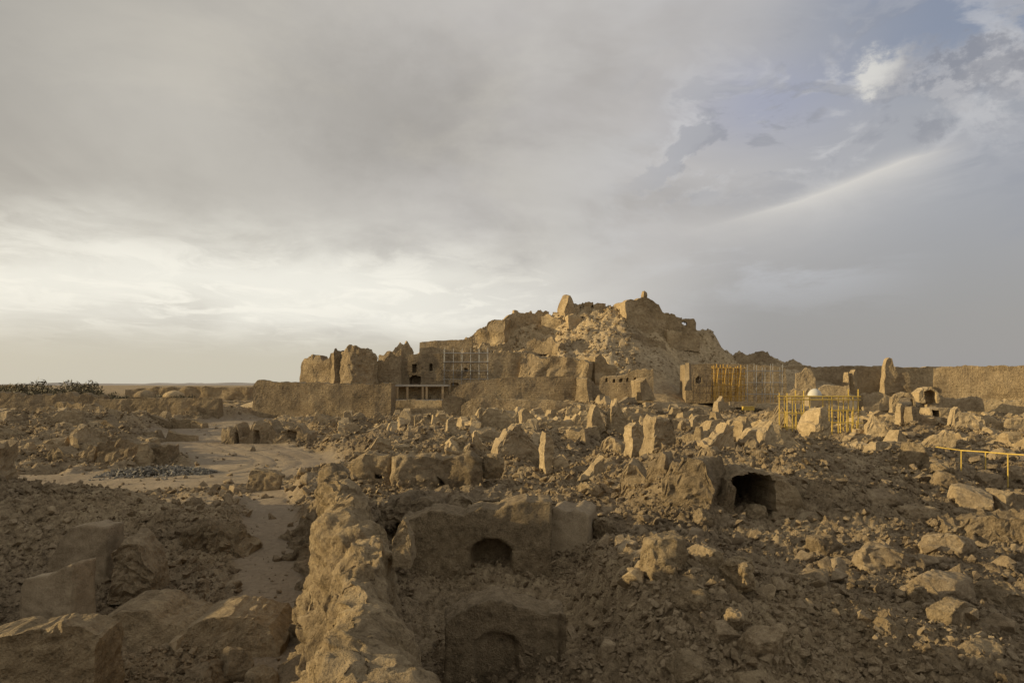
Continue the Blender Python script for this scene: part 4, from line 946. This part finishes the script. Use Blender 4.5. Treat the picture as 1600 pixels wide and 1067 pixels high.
# ================================================================== the field of broken walls
R_ = ((0, .7), (.3, 1), (.7, .9), (1, .6)); PK = ((0, .5), (.4, 1), (.7, .8), (1, .55)); LV_ = ((0, .95), (.4, 1), (1, .92))
SL = ((0, 1), (.4, .85), (1, .45)); SR = ((0, .4), (.5, .8), (1, 1)); PT = ((0, .75), (.5, 1), (1, .8)); FLT = ((0, 1), (1, 1))
MID = [
 # label, px0, px1, top, foot, yaw, thickness, shape
 ('leaning sunlit spur of wall below the dark sloping wall', 950, 972, 622, 684, 36, 1.4, PK),
 ('rough sunlit wall mass left of the leaning spur', 918, 946, 632, 682, 24, 1.8, R_),
 ('narrow sunlit wall with a dark right side, first of a pair of upright corners', 978, 1013, 663, 716, 32, 1.3, ((0, 1), (.35, .98), (.6, .75), (1, .85))),
 ('tall upright wall corner with a sunlit left side and broad dark front', 1010, 1058, 655, 711, 30, 1.9, ((0, .96), (.3, 1.0), (.5, 1.02), (1, .9))),
 ('low sunlit wall facing left between two dark slabs', 1053, 1100, 673, 701, -30, 1.2, ((0, .8), (.25, .85), (.75, .8), (.8, 1.05), (1, 1.05))),
 ('smooth dark sloping slab wall right of the low sunlit wall', 1098, 1153, 666, 699, 14, 1.5, ((0, .5), (.4, .9), (.75, 1), (1, .92))),
 ('small sunlit stub behind the low sunlit wall, left of two', 1060, 1072, 656, 675, 40, 1.2, PT),
 ('small sunlit stub behind the low sunlit wall, right of two', 1079, 1092, 655, 676, 40, 1.2, PK),
 ('sunlit stub on the slope above the smooth dark slab', 1137, 1150, 655, 671, 42, 1.4, SR),
 ('bright leaning slab of wall left of the dark rounded mound', 1150, 1173, 655, 692, 46, 1.9, ((0, .75), (.5, .95), (1, 1))),
 ('dark rounded ruin mound with the yellow scaffold behind it', 1172, 1254, 659, 700, 8, 3.0, ((0, .45), (.25, .9), (.5, 1), (.75, .8), (1, .35))),
 ('sunlit ragged lump in front of the dark rounded mound, left of two', 1164, 1190, 682, 705, -28, 1.6, R_),
 ('sunlit ragged lump in front of the dark rounded mound, right of two', 1191, 1214, 687, 714, -30, 1.6, PK),
 ('low crest of sunlit debris wall left of the vault', 1085, 1128, 694, 722, -25, 1.5, ((0, .5), (.3, .8), (.6, 1), (1, .8))),
 ('big sunlit wall face crumbling into rubble left of the dark vault', 1046, 1128, 720, 794, -30, 2.6, ((0, .8), (.2, .96), (.6, 1), (.85, .98), (1, .8))),
 ('sunlit wall lump left of the big crumbling face', 1014, 1048, 704, 748, -32, 1.6, ((0, .7), (.4, .85), (.7, 1), (1, .9))),
 ('rough mud wall with a rounded crest left of the sunlit lump', 972, 1018, 716, 768, -14, 1.8, R_),
 ('slanting wall crest climbing to the right in the middle of the field', 900, 948, 712, 744, 22, 1.2, ((0, .35), (.6, .75), (1, 1))),
 ('broad dark wall with a sloping left shoulder below the outer wall', 724, 812, 637, 676, 6, 2.2, ((0, .45), (.2, .85), (.35, 1), (1, .96))),
 ('ragged sunlit wall end right of the broad dark wall', 808, 832, 637, 664, 28, 2.2, ((0, .9), (.3, 1), (.6, .8), (1, .7))),
 ('dark wall falling away to the right below the smooth outer wall', 830, 922, 645, 674, 7, 2.0, ((0, .8), (.2, .75), (.5, .9), (.7, .8), (1, 1))),
 ('big peaked ruin with a sunlit left edge and dark front', 768, 842, 662, 717, 24, 1.8, ((0, .6), (.15, .8), (.3, 1), (.5, .9), (.8, .72), (1, .5))),
 ('tall slim sunlit pillar with a dark slot down its middle', 844, 866, 672, 738, 35, 1.0, ((0, .96), (.5, 1), (1, .93))),
 ('dark low wall right of the slim pillar', 862, 890, 706, 736, 10, 1.2, ((0, .9), (.6, 1), (1, .8))),
 ('thin sunlit spike of wall left of the peaked ruin', 737, 748, 672, 704, 42, .9, ((0, .8), (.6, 1), (1, .7))),
 ('sunlit stub with a dark right flank below the broad dark wall', 694, 712, 650, 680, 38, 1.5, PK),
 ('small sunlit stub below the smooth outer wall, left of its neighbour', 672, 683, 643, 670, 40, 1.1, PT),
 ('thin sunlit stub under the portico ledge', 644, 652, 646, 671, 42, 1., PT),
 ('sunlit stub at the foot of the long outer wall, leftmost of three', 488, 501, 643, 664, 38, 1.3, R_),
 ('sunlit stub at the foot of the long outer wall, middle of three', 533, 543, 638, 662, 38, 1.2, PT),
 ('dark stub at the foot of the long outer wall, rightmost of three', 580, 596, 640, 664, 15, 1.4, PK),
 ('low rough wall left of the peaked ruin with dark holes', 690, 736, 688, 712, 5, 1.6, ((0, .7), (.3, .9), (.6, .75), (1, 1))),
 ('pale wall fragment on the rubble left of the two upright corners', 934, 976, 683, 714, -20, 2.2, ((0, .6), (.3, .9), (.6, 1), (1, .8))),
 ('sunlit ragged wall fragment between the dark falling wall and the spur', 880, 918, 668, 690, -25, 1.4, ((0, .7), (.4, 1), (.6, .8), (1, .9))),
 ('low dark wall in front of the slotted wall', 960, 1012, 640, 664, 12, 1.8, ((0, .6), (.4, 1), (1, .5))),
 ('ruined wall stepping down below the repaired building', 1046, 1088, 632, 652, 10, 1.6, ((0, 1), (.3, .8), (.5, .85), (.6, .5), (1, .4))),
 ('pair of joined sunlit stumps below the amber scaffold', 1118, 1138, 621, 646, 35, 2.0, ((0, .9), (.3, 1), (.45, .55), (.6, .9), (1, .95))),
 ('low sunlit ruin right of the white site wall', 1196, 1236, 634, 660, -20, 1.8, ((0, .5), (.4, .8), (.7, 1), (1, .7))),
 ('rough ruin leaning against the left tower of the yellow scaffold', 1222, 1246, 644, 674, -25, 1.6, PK),
 ('dark striped wall between the two yellow scaffold towers', 1264, 1300, 636, 690, 10, 2.2, ((0, .8), (.4, .95), (1, 1))),
 # right
 ('slender sunlit post of mud right of the yellow scaffold', 1374, 1384, 619, 652, 38, 1.0, PT),
 ('tall thin post standing on the arch fragment', 1404, 1418, 630, 668, 32, 1.2, ((0, .9), (.5, 1), (1, .7))),
 ('light stub beside the tall thin post', 1388, 1408, 644, 664, -25, 1.3, R_),
 ('sunlit ruin with a tapering right side beyond the yellow scaffold', 1420, 1446, 633, 668, 25, 1.6, ((0, .8), (.3, 1), (1, .4))),
 ('ragged sunlit ruin wall next to the flat roofed ruined house', 1498, 1542, 636, 672, -15, 2., ((0, 1), (.4, .8), (.6, .9), (1, .6))),
 ('long low sunlit wall near the right edge below the far wall', 1540, 1640, 625, 646, -20, 1.6, FLT),
 ('low sunlit wall with a broken right end at the right', 1538, 1580, 652, 670, -14, 1.5, ((0, .9), (.6, 1), (.8, .7), (1, .8))),
 ('short level wall at the right picture edge above the rubble', 1581, 1650, 656, 676, -14, 1.5, FLT),
 ('smooth low sunlit wall on the slope left of the yellow railing', 1452, 1500, 672, 702, -24, 2.0, ((0, .6), (.4, .8), (1, 1))),
 ('sunlit ruin hump right of the yellow scaffold', 1360, 1392, 652, 690, -20, 1.8, R_),
 ('crumbled wall above the dark boulder', 1394, 1430, 668, 704, 18, 1.7, PK),
 ('long low wall with sunlit face at the right edge of the foreground', 1508, 1640, 806, 850, -22, 1.8, ((0, .85), (.2, .95), (.6, 1), (1, 1))),
 ('dark low wall block at the right edge above the sunlit wall', 1562, 1640, 768, 798, 8, 1.4, ((0, .9), (.2, 1), (1, .95))),
 ('low wall fragment at far right among the rubble', 1560, 1600, 700, 722, -16, 1.4, R_),
 ('dim wall line below the far wall, left of the long sunlit wall', 1446, 1540, 618, 634, 4, 1.6, ((0, .7), (.3, 1), (.5, .7), (.8, .95), (1, .8))),
 ('dim wall below the pointed tower', 1348, 1400, 612, 632, 4, 1.6, ((0, 1), (.3, .9), (.5, 1), (1, .7))),
 ('sunlit low wall right of the white dome', 1286, 1330, 603, 620, -18, 1.6, FLT),
 ('sunlit low wall left of the white dome', 1238, 1262, 606, 622, -18, 1.5, R_),
]
for lb, a, b, t_, bt, yw, th, sh in MID:
    yw *= .62 if yw > 20 else 1.; th *= .8 if yw > 12 else 1.
    if b-a < 27 and yw > 12 and not lb.startswith('tall slim'):       # a bright end with the rest of its wall running off in shade
        b += max(20, 1.3*(b-a)); yw = min(yw, 16); th *= .85; sh = ((0, .88), (.2, 1), (.34, .74), (.5, .6), (.75, .5), (1, .28))
    Y = min(ray_ground((a+b)/2, bt), 118.)
    if bt < 650: Y = {True: 118., False: Y}[Y > 118]
    ruin('ruin_wall', lb, 'ruin wall', a, b, t_, bt, Y=Y, yaw=yw, th=th, shape=sh, mat='wall' if Y > 40 else 'near', sink=1.0, rough=.10+.05*min(th, 2))
# dark slot pieces, arches, houses
ruin('arch_ruin', 'free standing fragment of an arch beyond the yellow scaffold', 'arch', 1398, 1432, 613, 648, Y=108, yaw=-14, th=1.4, shape=((0, .75), (.2, .95), (.5, 1), (.9, .95), (1, .7)), res=.24, rough=.15, jag=.1, holes=((1407, 1428, 620, 660, True, None),))
ruin('arch_ruin', 'low arch fragment with a dark opening under the far wall', 'arch', 1437, 1468, 604, 624, Y=116, yaw=-10, th=2.5, shape=((0, .6), (.3, .9), (.6, 1), (.85, .85), (1, .6)), res=.24, rough=.15, jag=.1, holes=((1446, 1462, 610, 630, True, 2.),))
ruin('ruined_house', 'flat roofed ruined house with two black openings at the right', 'ruined house', 1458, 1502, 637, 672, Y=96, yaw=-10, th=3.5, shape=FLT, res=.24, rough=.1, jag=.1, holes=((1463, 1470, 642, 650, False, 2.4), (1493, 1499, 642, 660, False, 2.6)))
# the vault with its black mouth
ruin('vault', 'half buried vault with a black arched mouth in the right middle', 'vault', 1108, 1262, 720, 812, Y=30.5, yaw=5, th=5., shape=((0, .55), (.12, .84), (.3, .98), (.5, 1), (.7, .9), (.9, .62), (1, .35)),
     mat='near', res=.12, rough=.22, jag=.12, fine=.04, holes=((1146, 1212, 740, 840, True, 4.5),), batter=.03, talus=False)
# blocks and slabs one can tell apart
B = [
 ('mud_block', 'square mud block with a bright left side in the right foreground', 1008, 1080, 824, 892, (2, -3, 33), 9, 'near', 1.1),
 ('boulder', 'small pointed sunlit boulder right of the square block', 1136, 1182, 862, 914, (0, -14, 20), 3., 'near', .9),
 ('mud_slab', 'large smooth flat slab lying in the right foreground', 1164, 1232, 962, 1028, (38, 6, 20), 6, 'clod', .5),
 ('mud_slab', 'pale rounded slab left of the large smooth slab', 1114, 1160, 966, 996, (25, 10, -10), 4, 'clod', .6),
 ('mud_slab', 'pale egg shaped stone above the rounded slab', 1136, 1166, 944, 978, (20, 0, 30), 3, 'clod', .5),
 ('mud_block', 'small cube shaped mud brick lying at the bottom right of the court', 936, 964, 996, 1020, (5, 5, 25), 8, 'clod', .4),
 ('mud_slab', 'long rounded slab lying flat in the right foreground', 1352, 1448, 846, 894, (12, 4, -8), 4, 'clod', 1.2),
 ('boulder', 'sunlit boulder at the right end of the long rounded slab', 1452, 1546, 829, 876, (0, 8, 15), 3.4, 'clod', 1.3),
 ('mud_slab', 'wide dark topped slab below the sunlit boulder', 1428, 1532, 886, 936, (14, 2, 4), 4.5, 'clod', 1.1),
 ('mud_block', 'mud block under the right end of the wide slab', 1468, 1530, 924, 976, (4, 14, 30), 5, 'near', .8),
 ('boulder', 'small upright clod with a lit side below the wide slab', 1428, 1452, 912, 940, (0, 6, 20), 4, 'near', .45),
 ('mud_slab', 'sunlit tilted slab in the right middle ground', 1354, 1414, 762, 792, (26, -4, 12), 5, 'clod', 1.4),
 ('mud_slab', 'arched fragment of vault shell lying right of the tilted slab', 1400, 1474, 785, 812, (10, 0, -6), 3.2, 'clod', 1.4),
 ('boulder', 'dark tall boulder standing left of the yellow railing', 1416, 1456, 690, 736, (0, -3, 10), 4.5, 'near', 1.7),
 ('boulder', 'sunlit rough boulder below the dark tall boulder', 1454, 1494, 719, 750, (0, 5, 15), 3.2, 'near', 1.8),
 ('mud_slab', 'sunlit slab sliding below the rough boulder', 1470, 1514, 737, 770, (10, 22, 0), 5, 'clod', 1.6),
 ('mud_slab', 'pale slab below the yellow railing, left of two', 1532, 1572, 735, 756, (10, -6, 10), 5, 'clod', 1.5),
 ('boulder', 'pale block below the yellow railing at the picture edge', 1577, 1620, 726, 750, (0, 4, 20), 4, 'clod', 1.6),
 ('mud_slab', 'broad flat sunlit slab near the right edge', 1508, 1568, 760, 794, (14, 8, -12), 6, 'clod', 2.2),
 ('boulder', 'dark low boulder right of the slim pillar in mid field', 908, 940, 752, 776, (0, 0, 15), 3.5, 'near', 1.4),
 ('boulder', 'debris lump lying inside the black mouth of the vault', 1166, 1202, 784, 808, (0, 6, 20), 3.2, 'near', .9),
 ('boulder', 'rough boulder on the rubble above the square block', 1086, 1118, 792, 820, (0, 6, 10), 3.4, 'near', 1.),
 ('mud_block', 'cracked mud block half sunk left of the pointed boulder', 1084, 1128, 846, 880, (6, 8, 40), 5, 'near', 1.),
 ('boulder', 'low rounded boulder between square block and pale slabs', 1060, 1110, 910, 944, (0, 6, 60), 3.6, 'near', .8),
 ('mud_slab', 'dark slab tilted up at the bottom edge right of centre', 1052, 1110, 1010, 1052, (28, 12, 30), 5, 'near', .7),
 ('mud_slab', 'dark flat slab at the bottom edge below the large smooth slab', 1150, 1206, 1034, 1070, (16, -8, 10), 5, 'near', .7),
 ('boulder', 'round boulder at the right picture edge below the sunlit wall', 1546, 1612, 898, 948, (0, 0, 35), 3.4, 'near', 1.2),
 ('mud_block', 'weathered block on the slope left of the long rounded slab', 1270, 1318, 828, 862, (4, -6, 28), 5, 'near', 1.1),
 ('mud_slab', 'grey brown slab in the middle of the right rubble slope', 1256, 1300, 884, 912, (18, 6, -20), 4.5, 'near', .9),
 ('boulder', 'knobbly boulder below the wide slab at lower right', 1376, 1424, 958, 1000, (0, 8, 15), 3.2, 'near', .8),
 ('mud_slab', 'tilted slab at the lower right corner', 1510, 1580, 992, 1036, (20, -14, 18), 5, 'near', .8),
 ('boulder', 'small boulder sitting right of the niche wall end', 930, 968, 806, 834, (0, 5, 30), 3.4, 'near', .9),
]
for nm, lb, a, b, t_, bt, rot, k, mt, dp in B:
    rock(nm, lb, nm.split('_')[-1], a, b, t_, bt, rot=rot, k=k, mat=mt, depth=dp, rough=.10 if k > 4.2 else .16)
# ragged stumps scattered between the ruins, nothing tells them apart
def stumps(label, grp, n, pxa, pxb, Ya, Yb, seed, hm=1.5):
    r = np.random.default_rng(seed); made = 0; tries = 0
    while made < n and tries < n*20:
        tries += 1
        px = r.uniform(pxa, pxb); Y = Ya*(Yb/Ya)**r.uniform()
        x = (px-800)/F*Y
        if dust(np.array(x), np.array(Y)) > .15: continue
        z = float(g0(np.array(x), np.array(Y)))
        pb = HZ+(EYE-z)*F/Y
        wm = r.uniform(2.2, 5.5); hh = hm*r.uniform(.35, 1.); wpx = wm*F/Y
        sh = [((0, .6), (.3, 1), (.7, .8), (1, .4)), ((0, .9), (.2, 1), (.35, .5), (.8, .45), (1, .7)), ((0, .4), (.6, 1), (1, .9)), ((0, 1), (.3, .6), (.6, .85), (1, .3))][int(r.integers(0, 4))]
        ruin('wall_stump', label, 'wall stump', px-wpx/2, px+wpx/2, pb-hh*F/Y, pb, Y=Y, yaw=r.choice([r.uniform(8, 28), r.uniform(-30, -10), r.uniform(-6, 10)]), th=r.uniform(.7, 1.8), shape=sh, mat='wall', sink=.8, rough=.2, group=grp, jag=.5*hh*.4,
             res=max(.16, Y*.0036))
        made += 1
SH = [((0, .35), (.12, .9), (.3, 1), (.42, .45), (.55, .6), (.7, .95), (.85, .5), (1, .25)), ((0, 1), (.15, .9), (.3, .4), (.5, .3), (.7, .55), (.9, .8), (1, .6)),
      ((0, .3), (.25, .5), (.5, .65), (.7, 1), (1, .95)), ((0, .9), (.2, 1), (.45, .85), (.6, .5), (.8, .3), (1, .15)), ((0, .6), (.35, .8), (.4, .2), (.55, .2), (.6, .9), (1, 1))]
def rooms(label, grp, x0, x1, y0, y1, cell, ang, prob, hm, seed, inside):
    """remains of rooms: ragged walls along a jittered grid of two directions, meeting at corners"""
    r = np.random.default_rng(seed); a = math.radians(ang); ca, sa = math.cos(a), math.sin(a)
    n = int(max(x1-x0, y1-y0)/cell*.8)+2; cx, cy = (x0+x1)/2, (y0+y1)/2
    G = {}
    for i in range(-n, n+1):
        for j in range(-n, n+1):
            u, v = cell*(i+r.uniform(-.22, .22)), cell*(j+r.uniform(-.22, .22))
            G[i, j] = (cx+ca*u-sa*v, cy+sa*u+ca*v)
    for (i, j), A in G.items():
        for B_ in (G.get((i+1, j)), G.get((i, j-1))):
            if B_ is None or r.uniform() > prob: continue
            f0, f1 = sorted(r.uniform(0, 1, 2)) if r.uniform() < .45 else (0., 1.)
            P0 = np.array(A)+(np.array(B_)-np.array(A))*f0*.6; P1 = np.array(A)+(np.array(B_)-np.array(A))*(.5+.5*f1)
            m = (P0+P1)/2
            if not (x0 < m[0] < x1 and y0 < m[1] < y1): continue
            px = 800+F*m[0]/m[1]
            if not inside(px, m[1]) or max(dust(np.array([P0[0], m[0], P1[0]]), np.array([P0[1], m[1], P1[1]]))) > .12: continue
            d = P1-P0; L = float(np.hypot(*d)); d /= L
            if L < 1.2: continue
            zb = float(g0(m[0], m[1]))-.9; hh = hm*r.uniform(.3, 1.)**1.2+.9; COUNT[0] += 1
            th = r.uniform(.7, 1.3); res = max(.17, m[1]*.0036)
            V, Q = wall_mesh(P0, tuple(d), L, zb, prof(SH[int(r.integers(0, len(SH)))], hh), th, res, .2, (), COUNT[0]*1.37, .35, .24, tap=1.)
            TALUS.append((P0[0], P0[1], d[0], d[1], L, th, hh-.9, m[1]))
            tag(build('ruin_wall', V, Q, None, M['wall'], None, False, (m[0], m[1], zb+.9)), label, 'ruin wall', grp)
rooms('ragged weathered mud wall among the roofless rooms of the middle field', 'ragged room walls of the middle field', -34, 33, 47, 118, 6.6, 10, .8, 1.75, 31, lambda px, y: 505 < px < 1180 and not (y < 52 and px < 900))
rooms('ragged weathered mud wall among the roofless rooms right of the yellow scaffold', 'ragged room walls of the right field', 28, 100, 50, 122, 7.4, 12, .68, 1.6, 32, lambda px, y: 1345 < px < 1640 and y > 50 or (1180 < px < 1345 and y > 80))
rooms('dark ragged mud wall among the ruins left of the dirt road', 'ragged room walls of the left ruins', -105, -30, 60, 122, 7.4, 8, .74, 1.8, 33, lambda px, y: -60 < px < 345)
stumps('weathered mud wall stump among the ruins of the middle field', 'wall stumps of the middle field', 18, 500, 1180, 55, 112, 31, 1.15)
stumps('weathered mud wall stump in the ruins right of the yellow scaffold', 'wall stumps of the right field', 14, 1330, 1640, 58, 118, 32, 1.1)

# yellow railing on the right
def railing():
    e = empty('railing', at(1540, 728, 43.5), 'yellow tube railing crossing the rubble at the right edge', 'railing')
    o = np.array(e.location)
    pts = [at(1462, 698, 46), at(1502, 703.5, 45), at(1540, 706, 43.5), at(1575, 709, 42), at(1640, 713, 39.5)]
    for (a, b) in zip(pts[:-1], pts[1:]):
        MB().bar(np.array(a)-o, np.array(b)-o, .04).build('rail', M['yellow'], e)
    for p in pts[1:4:2]+pts[2:3]:
        zg = float(g0(np.array(p[0]), np.array(p[1])))-.4
        MB().bar(np.array([p[0], p[1]+.0, zg])-o, np.array(p)-o, .038).build('post', M['yellow'], e)
railing()
# unseen wall added past the left edge to cast shade on the left foreground
ruin('ruin_wall', 'tall unseen ruin wall added just outside the picture on the left for shade', 'ruin wall', -1400, -900, 300, 1250, Y=14, yaw=0, th=2) if False else None
V, Q = wall_mesh((-27, 3), (0., 1.), 34, -.5, prof(((0, .9), (.2, 1), (.5, .92), (.75, 1), (1, .7)), 6.0), 2.5, .35, .3, (), 3.3, .2, .5)
tag(build('ruin_wall', V, Q, None, M['wall']), 'tall unseen ruin wall added outside the left picture edge for shade', 'ruin wall')

# crumbled brick heaped at the foot of every wall
r = np.random.default_rng(77); PX = []; PS = []
for (ax, ay, cx, cy, L, th, H, Y) in TALUS:
    n = int(np.clip(L*max(H, .6)*17*(40/Y)**.6, 24, 300))
    u = r.uniform(-.15, 1.15, n)*L; side = r.uniform(0, 1, n) < .66
    d = np.where(side, -th*.25-np.abs(r.normal(0, .35+.28*H, n)), th*1.2+np.abs(r.normal(0, .5+.2*H, n)))
    x = ax+cx*u-cy*d; y = ay+cy*u+cx*d
    k = dust(x, y) < .4; x, y, d = x[k], y[k], d[k]
    s_ = np.clip(.07*(1-r.uniform(0, 1, len(x)))**-.42, .06, .28)*np.clip(Y/45, .6, 1.7)
    lift = np.clip(.35*H*np.exp(-np.abs(d)/(.3+.3*H)), 0, .6)*r.uniform(0, 1, len(x))
    PX.append(np.stack([x, y, gfull(x, y)+s_*.2+lift], 1)); PS.append(s_)
V, T = scatter(np.concatenate(PX), np.concatenate(PS), r, templates=HULLS_S)
tag(build('rubble', V, None, T, M['clod'], None, False), 'crumbled mud brick heaped at the foot of the broken walls', 'rubble', kind='stuff')
# ================================================================== sky, sun, camera
SUN_EL, SUN_AZ = 12.0, -92.5          # degrees; azimuth measured from the viewing direction, negative = left
w = bpy.data.worlds.new('World'); scene.world = w; w.use_nodes = True
t = w.node_tree; t.nodes.clear(); N = NT(t)
gen = N.n('ShaderNodeTexCoord').outputs['Generated']
dx, dy, dz = N.sep(X(N, gen))
az = N.m('ARCTAN2', dx, dy)*(180/math.pi)
el = N.m('ARCSINE', dz)*(180/math.pi)
sky = N.n('ShaderNodeTexSky', sky_type='NISHITA'); sky.sun_disc = False
sky.sun_elevation = math.radians(SUN_EL); sky.sun_rotation = math.radians(SUN_AZ); sky.dust_density = 2.; sky.air_density = 1.3
clear = N.mix(1., X(N, sky.outputs[0]), (.1, .1, .1), 'MULTIPLY')
# cloud deck seen in perspective: the sheet is crossed at dir.xy / dir.z
inv = 1/(N.m('MAXIMUM', dz, 0.)+.09)
cu, cv = dx*inv, dy*inv
deck = N.comb(cu, cv*.62, 0.)
n_big = N.noise(deck, .55, 6, .55, .5)
n_mid = N.noise(N.comb(cu*1.2+4, cv*.8, 3.), .8, 6, .6, .6)
n_fine = N.noise(N.comb(cu, cv*.8, 8.), 2.4, 7, .62, .6)
S = lambda r, g, b: tuple(c for c in srgb(r, g, b))
g = lambda v, c, wd: N.m('EXPONENT', -1*N.m('POWER', N.m('ABSOLUTE', (v-c)/wd), 2.0))
# colour of the deck by direction
col = N.mix(N.mapr(az, -30, 8), S(190, 185, 176), S(198, 194, 191))
col = N.mix(N.mapr(az, 8, 34), col, S(166, 168, 174))
col = N.mix(N.mapr(el, 16, 3)*N.mapr(az, 2, 22), col, S(159, 157, 156))
# big soft light and shade in the deck
col = N.mix(N.mapr(n_big, .42, .60)*N.mapr(el, 5, 12)*.55, col, N.mix(N.mapr(az, 5, 30), S(156, 151, 145), S(150, 153, 164)))
col = N.mix(N.mapr(n_mid, .47, .66)*N.mapr(el, 4, 10)*N.mapr(az, 34, 22)*.6, col, N.mix(N.mapr(az, -10, 25), S(206, 200, 188), S(198, 200, 206)))
pn0 = N.noise(N.comb(az*.11, el*.30, 5.), 1., 6, .6, .4)
# warm glow low on the left where the sun stands behind the deck
low = N.mapr(az, 20, -16)*g(el + n_big*9 - 4.5 + pn0*6 - 3, 7.0, 4.4)
col = N.mix(low*.95, col, S(246, 243, 232))
col = N.mix(N.mapr(n_fine, .46, .62)*N.mapr(az, 12, -12)*g(el + n_mid*5 - 2.5, 7.2, 3.2)*.85, col, S(252, 248, 236))
col = N.mix(N.mapr(el, 5.4, 1.2)*N.mapr(az, 16, -6), col, S(207, 201, 184))
col = N.mix(N.mapr(az, -22, -40)*N.mapr(el, 11, 24)*.55, col, S(164, 160, 153))
# clear blue gap, upper right
gap = N.mapr(az + n_mid*16 - 8, 17, 33)*N.mapr(el + n_big*10 - 5, 17.5, 24)
col = N.mix(gap*.62, col, N.mix(.55, clear, S(132, 144, 180)))
gap2 = g(az, 20.5, 6)*g(el + n_mid*6-3, 20.6, 3.)
col = N.mix(gap2*.5, col, S(150, 158, 188))
# bright puff and ragged grey ends, upper right
pn = N.noise(N.comb(az*.30, el*.42, 2.), 1., 6, .65, .4); pn2 = N.noise(N.comb(az*.30, el*.42, 7.), 1.9, 6, .65)
pa = az + pn*4 - 2 - 27.6; pe = el + pn2*4 - 2. - 21.6 - .16*(az-27.4)
q1 = N.noise(N.comb(az*.13, el*.27, 2.), 1., 7, .6, .5); q2 = N.noise(N.comb(az*.13+.16, el*.27-.3, 2.), 1., 7, .6, .5)
zone = N.mapr(az, 6, 17)*g(el - .10*(az-20), 19.2, 5.0)
col = N.mix(zone*N.mapr(q1, .47, .60)*.75, col, S(208, 207, 208))
col = N.mix(zone*N.mapr(q1 - q2, .0, .10)*N.mapr(q1, .40, .5)*.6, col, S(146, 148, 157))
# dark belly high in the middle
col = N.mix(g(az + pn*8-4, -11.5, 10)*g(el + pn2*5-2.5, 21.5, 5.5)*.5, col, S(152, 147, 140))
col = N.mix(g(az + pn*8-4, -27, 6)*g(el + pn2*5-2.5, 19, 3.5)*.35, col, S(204, 199, 190))
puff = N.m('EXPONENT', -1*N.m('POWER', N.m('ABSOLUTE', pa/N.mapr(pa, -.5, .8, .8, 3.2)), 2.))*N.m('EXPONENT', -1*N.m('POWER', N.m('ABSOLUTE', pe/1.25), 2.))
col = N.mix(N.mapr(puff, .05, .7)*.85, col, N.mix(N.mapr(pa - pe*.6, -.2, 3.0), S(224, 221, 214), S(172, 171, 174)))
rag = g(az + pn*8-4, 34.5, 4.5)*g(el + pn2*6-3, 20.9, 2.0)
col = N.mix(N.mapr(rag, .15, .7)*.7, col, N.mix(N.mapr(pn2, .42, .6), S(142, 143, 151), S(182, 181, 184)))
scud = g(az + pn*4-2, 31.6, 1.5)*g(el+pn2*3-1.5, 17.6, .7)
col = N.mix(N.mapr(scud, .15, .8)*.6, col, S(142, 144, 153))
# long thin streak
base = 12.2 + 4.1*N.mapr(az, 15., 34.5, 0., 1., False) + .9*N.mapr(az, 24, 34) - .7*g(az, 33.5, 3.) + n_fine*.8-.4
sk = (el-base)
streak = N.m('EXPONENT', -1*N.m('ABSOLUTE', sk/N.mapr(sk, -.06, .06, 1.7, .5)))*N.mapr(az, 11, 24)*N.mapr(az, 35., 29)*N.mapr(n_fine, .25, .5, .55, 1.)
col = N.mix(streak*.95, col, S(216, 212, 206))
fan = g(el - .55*(az-6) , 7.5, 2.6)*N.mapr(az, 2, 8)*N.mapr(az, 26, 14)
col = N.mix(fan*.4, col, S(196, 192, 188))
# unseen sky overhead and behind the viewer, its level set for ambient fill
over = N.m('MAXIMUM', N.mapr(el, 30, 52), N.mapr(N.m('ABSOLUTE', az), 60, 120)*N.mapr(az, -150, -120, 1., 1.))
warm_side = g(N.m('ABSOLUTE', az+93), 0, 40)*g(el, 8, 12)
col = N.mix(over, col, (.55, .54, .52))
col = N.mix(warm_side*.6, col, (.75, .62, .42))
col = N.mix(N.mapr(el, -.2, -3), col, (.10, .08, .055))
col = N.mix(.06, col, clear)
bg = N.n('ShaderNodeBackground'); N.put(bg.inputs[0], col); bg.inputs[1].default_value = 1.
o = N.n('ShaderNodeOutputWorld'); t.links.new(bg.outputs[0], o.inputs[0])

sun = bpy.data.lights.new('sun', 'SUN'); sun.energy = 5.0; sun.angle = math.radians(.6); sun.color = (1., .80, .46)
so = bpy.data.objects.new('sun', sun); COL.objects.link(so); so.location = (-60, 20, 60)
a, e = math.radians(SUN_AZ), math.radians(SUN_EL)
to = Vector((math.sin(a)*math.cos(e), math.cos(a)*math.cos(e), math.sin(e)))
so.rotation_euler = to.to_track_quat('Z', 'Y').to_euler()

cam = bpy.data.cameras.new('camera'); cam.lens = 24; cam.sensor_width = 36; cam.sensor_fit = 'HORIZONTAL'
cam.shift_y = (HZ-533.5)/1600; cam.clip_start = .1; cam.clip_end = 12000
co = bpy.data.objects.new('camera', cam); COL.objects.link(co); co.location = (0, 0, EYE); co.rotation_euler = (math.pi/2, 0, 0)
scene.camera = co
scene.render.engine = 'CYCLES'
scene.cycles.max_bounces = 6; scene.cycles.diffuse_bounces = 3
try: scene.cycles.use_denoising = True
except Exception: pass
vs = scene.view_settings; vs.view_transform = 'Standard'; vs.look = 'None'; vs.exposure = 0.; vs.gamma = 1.
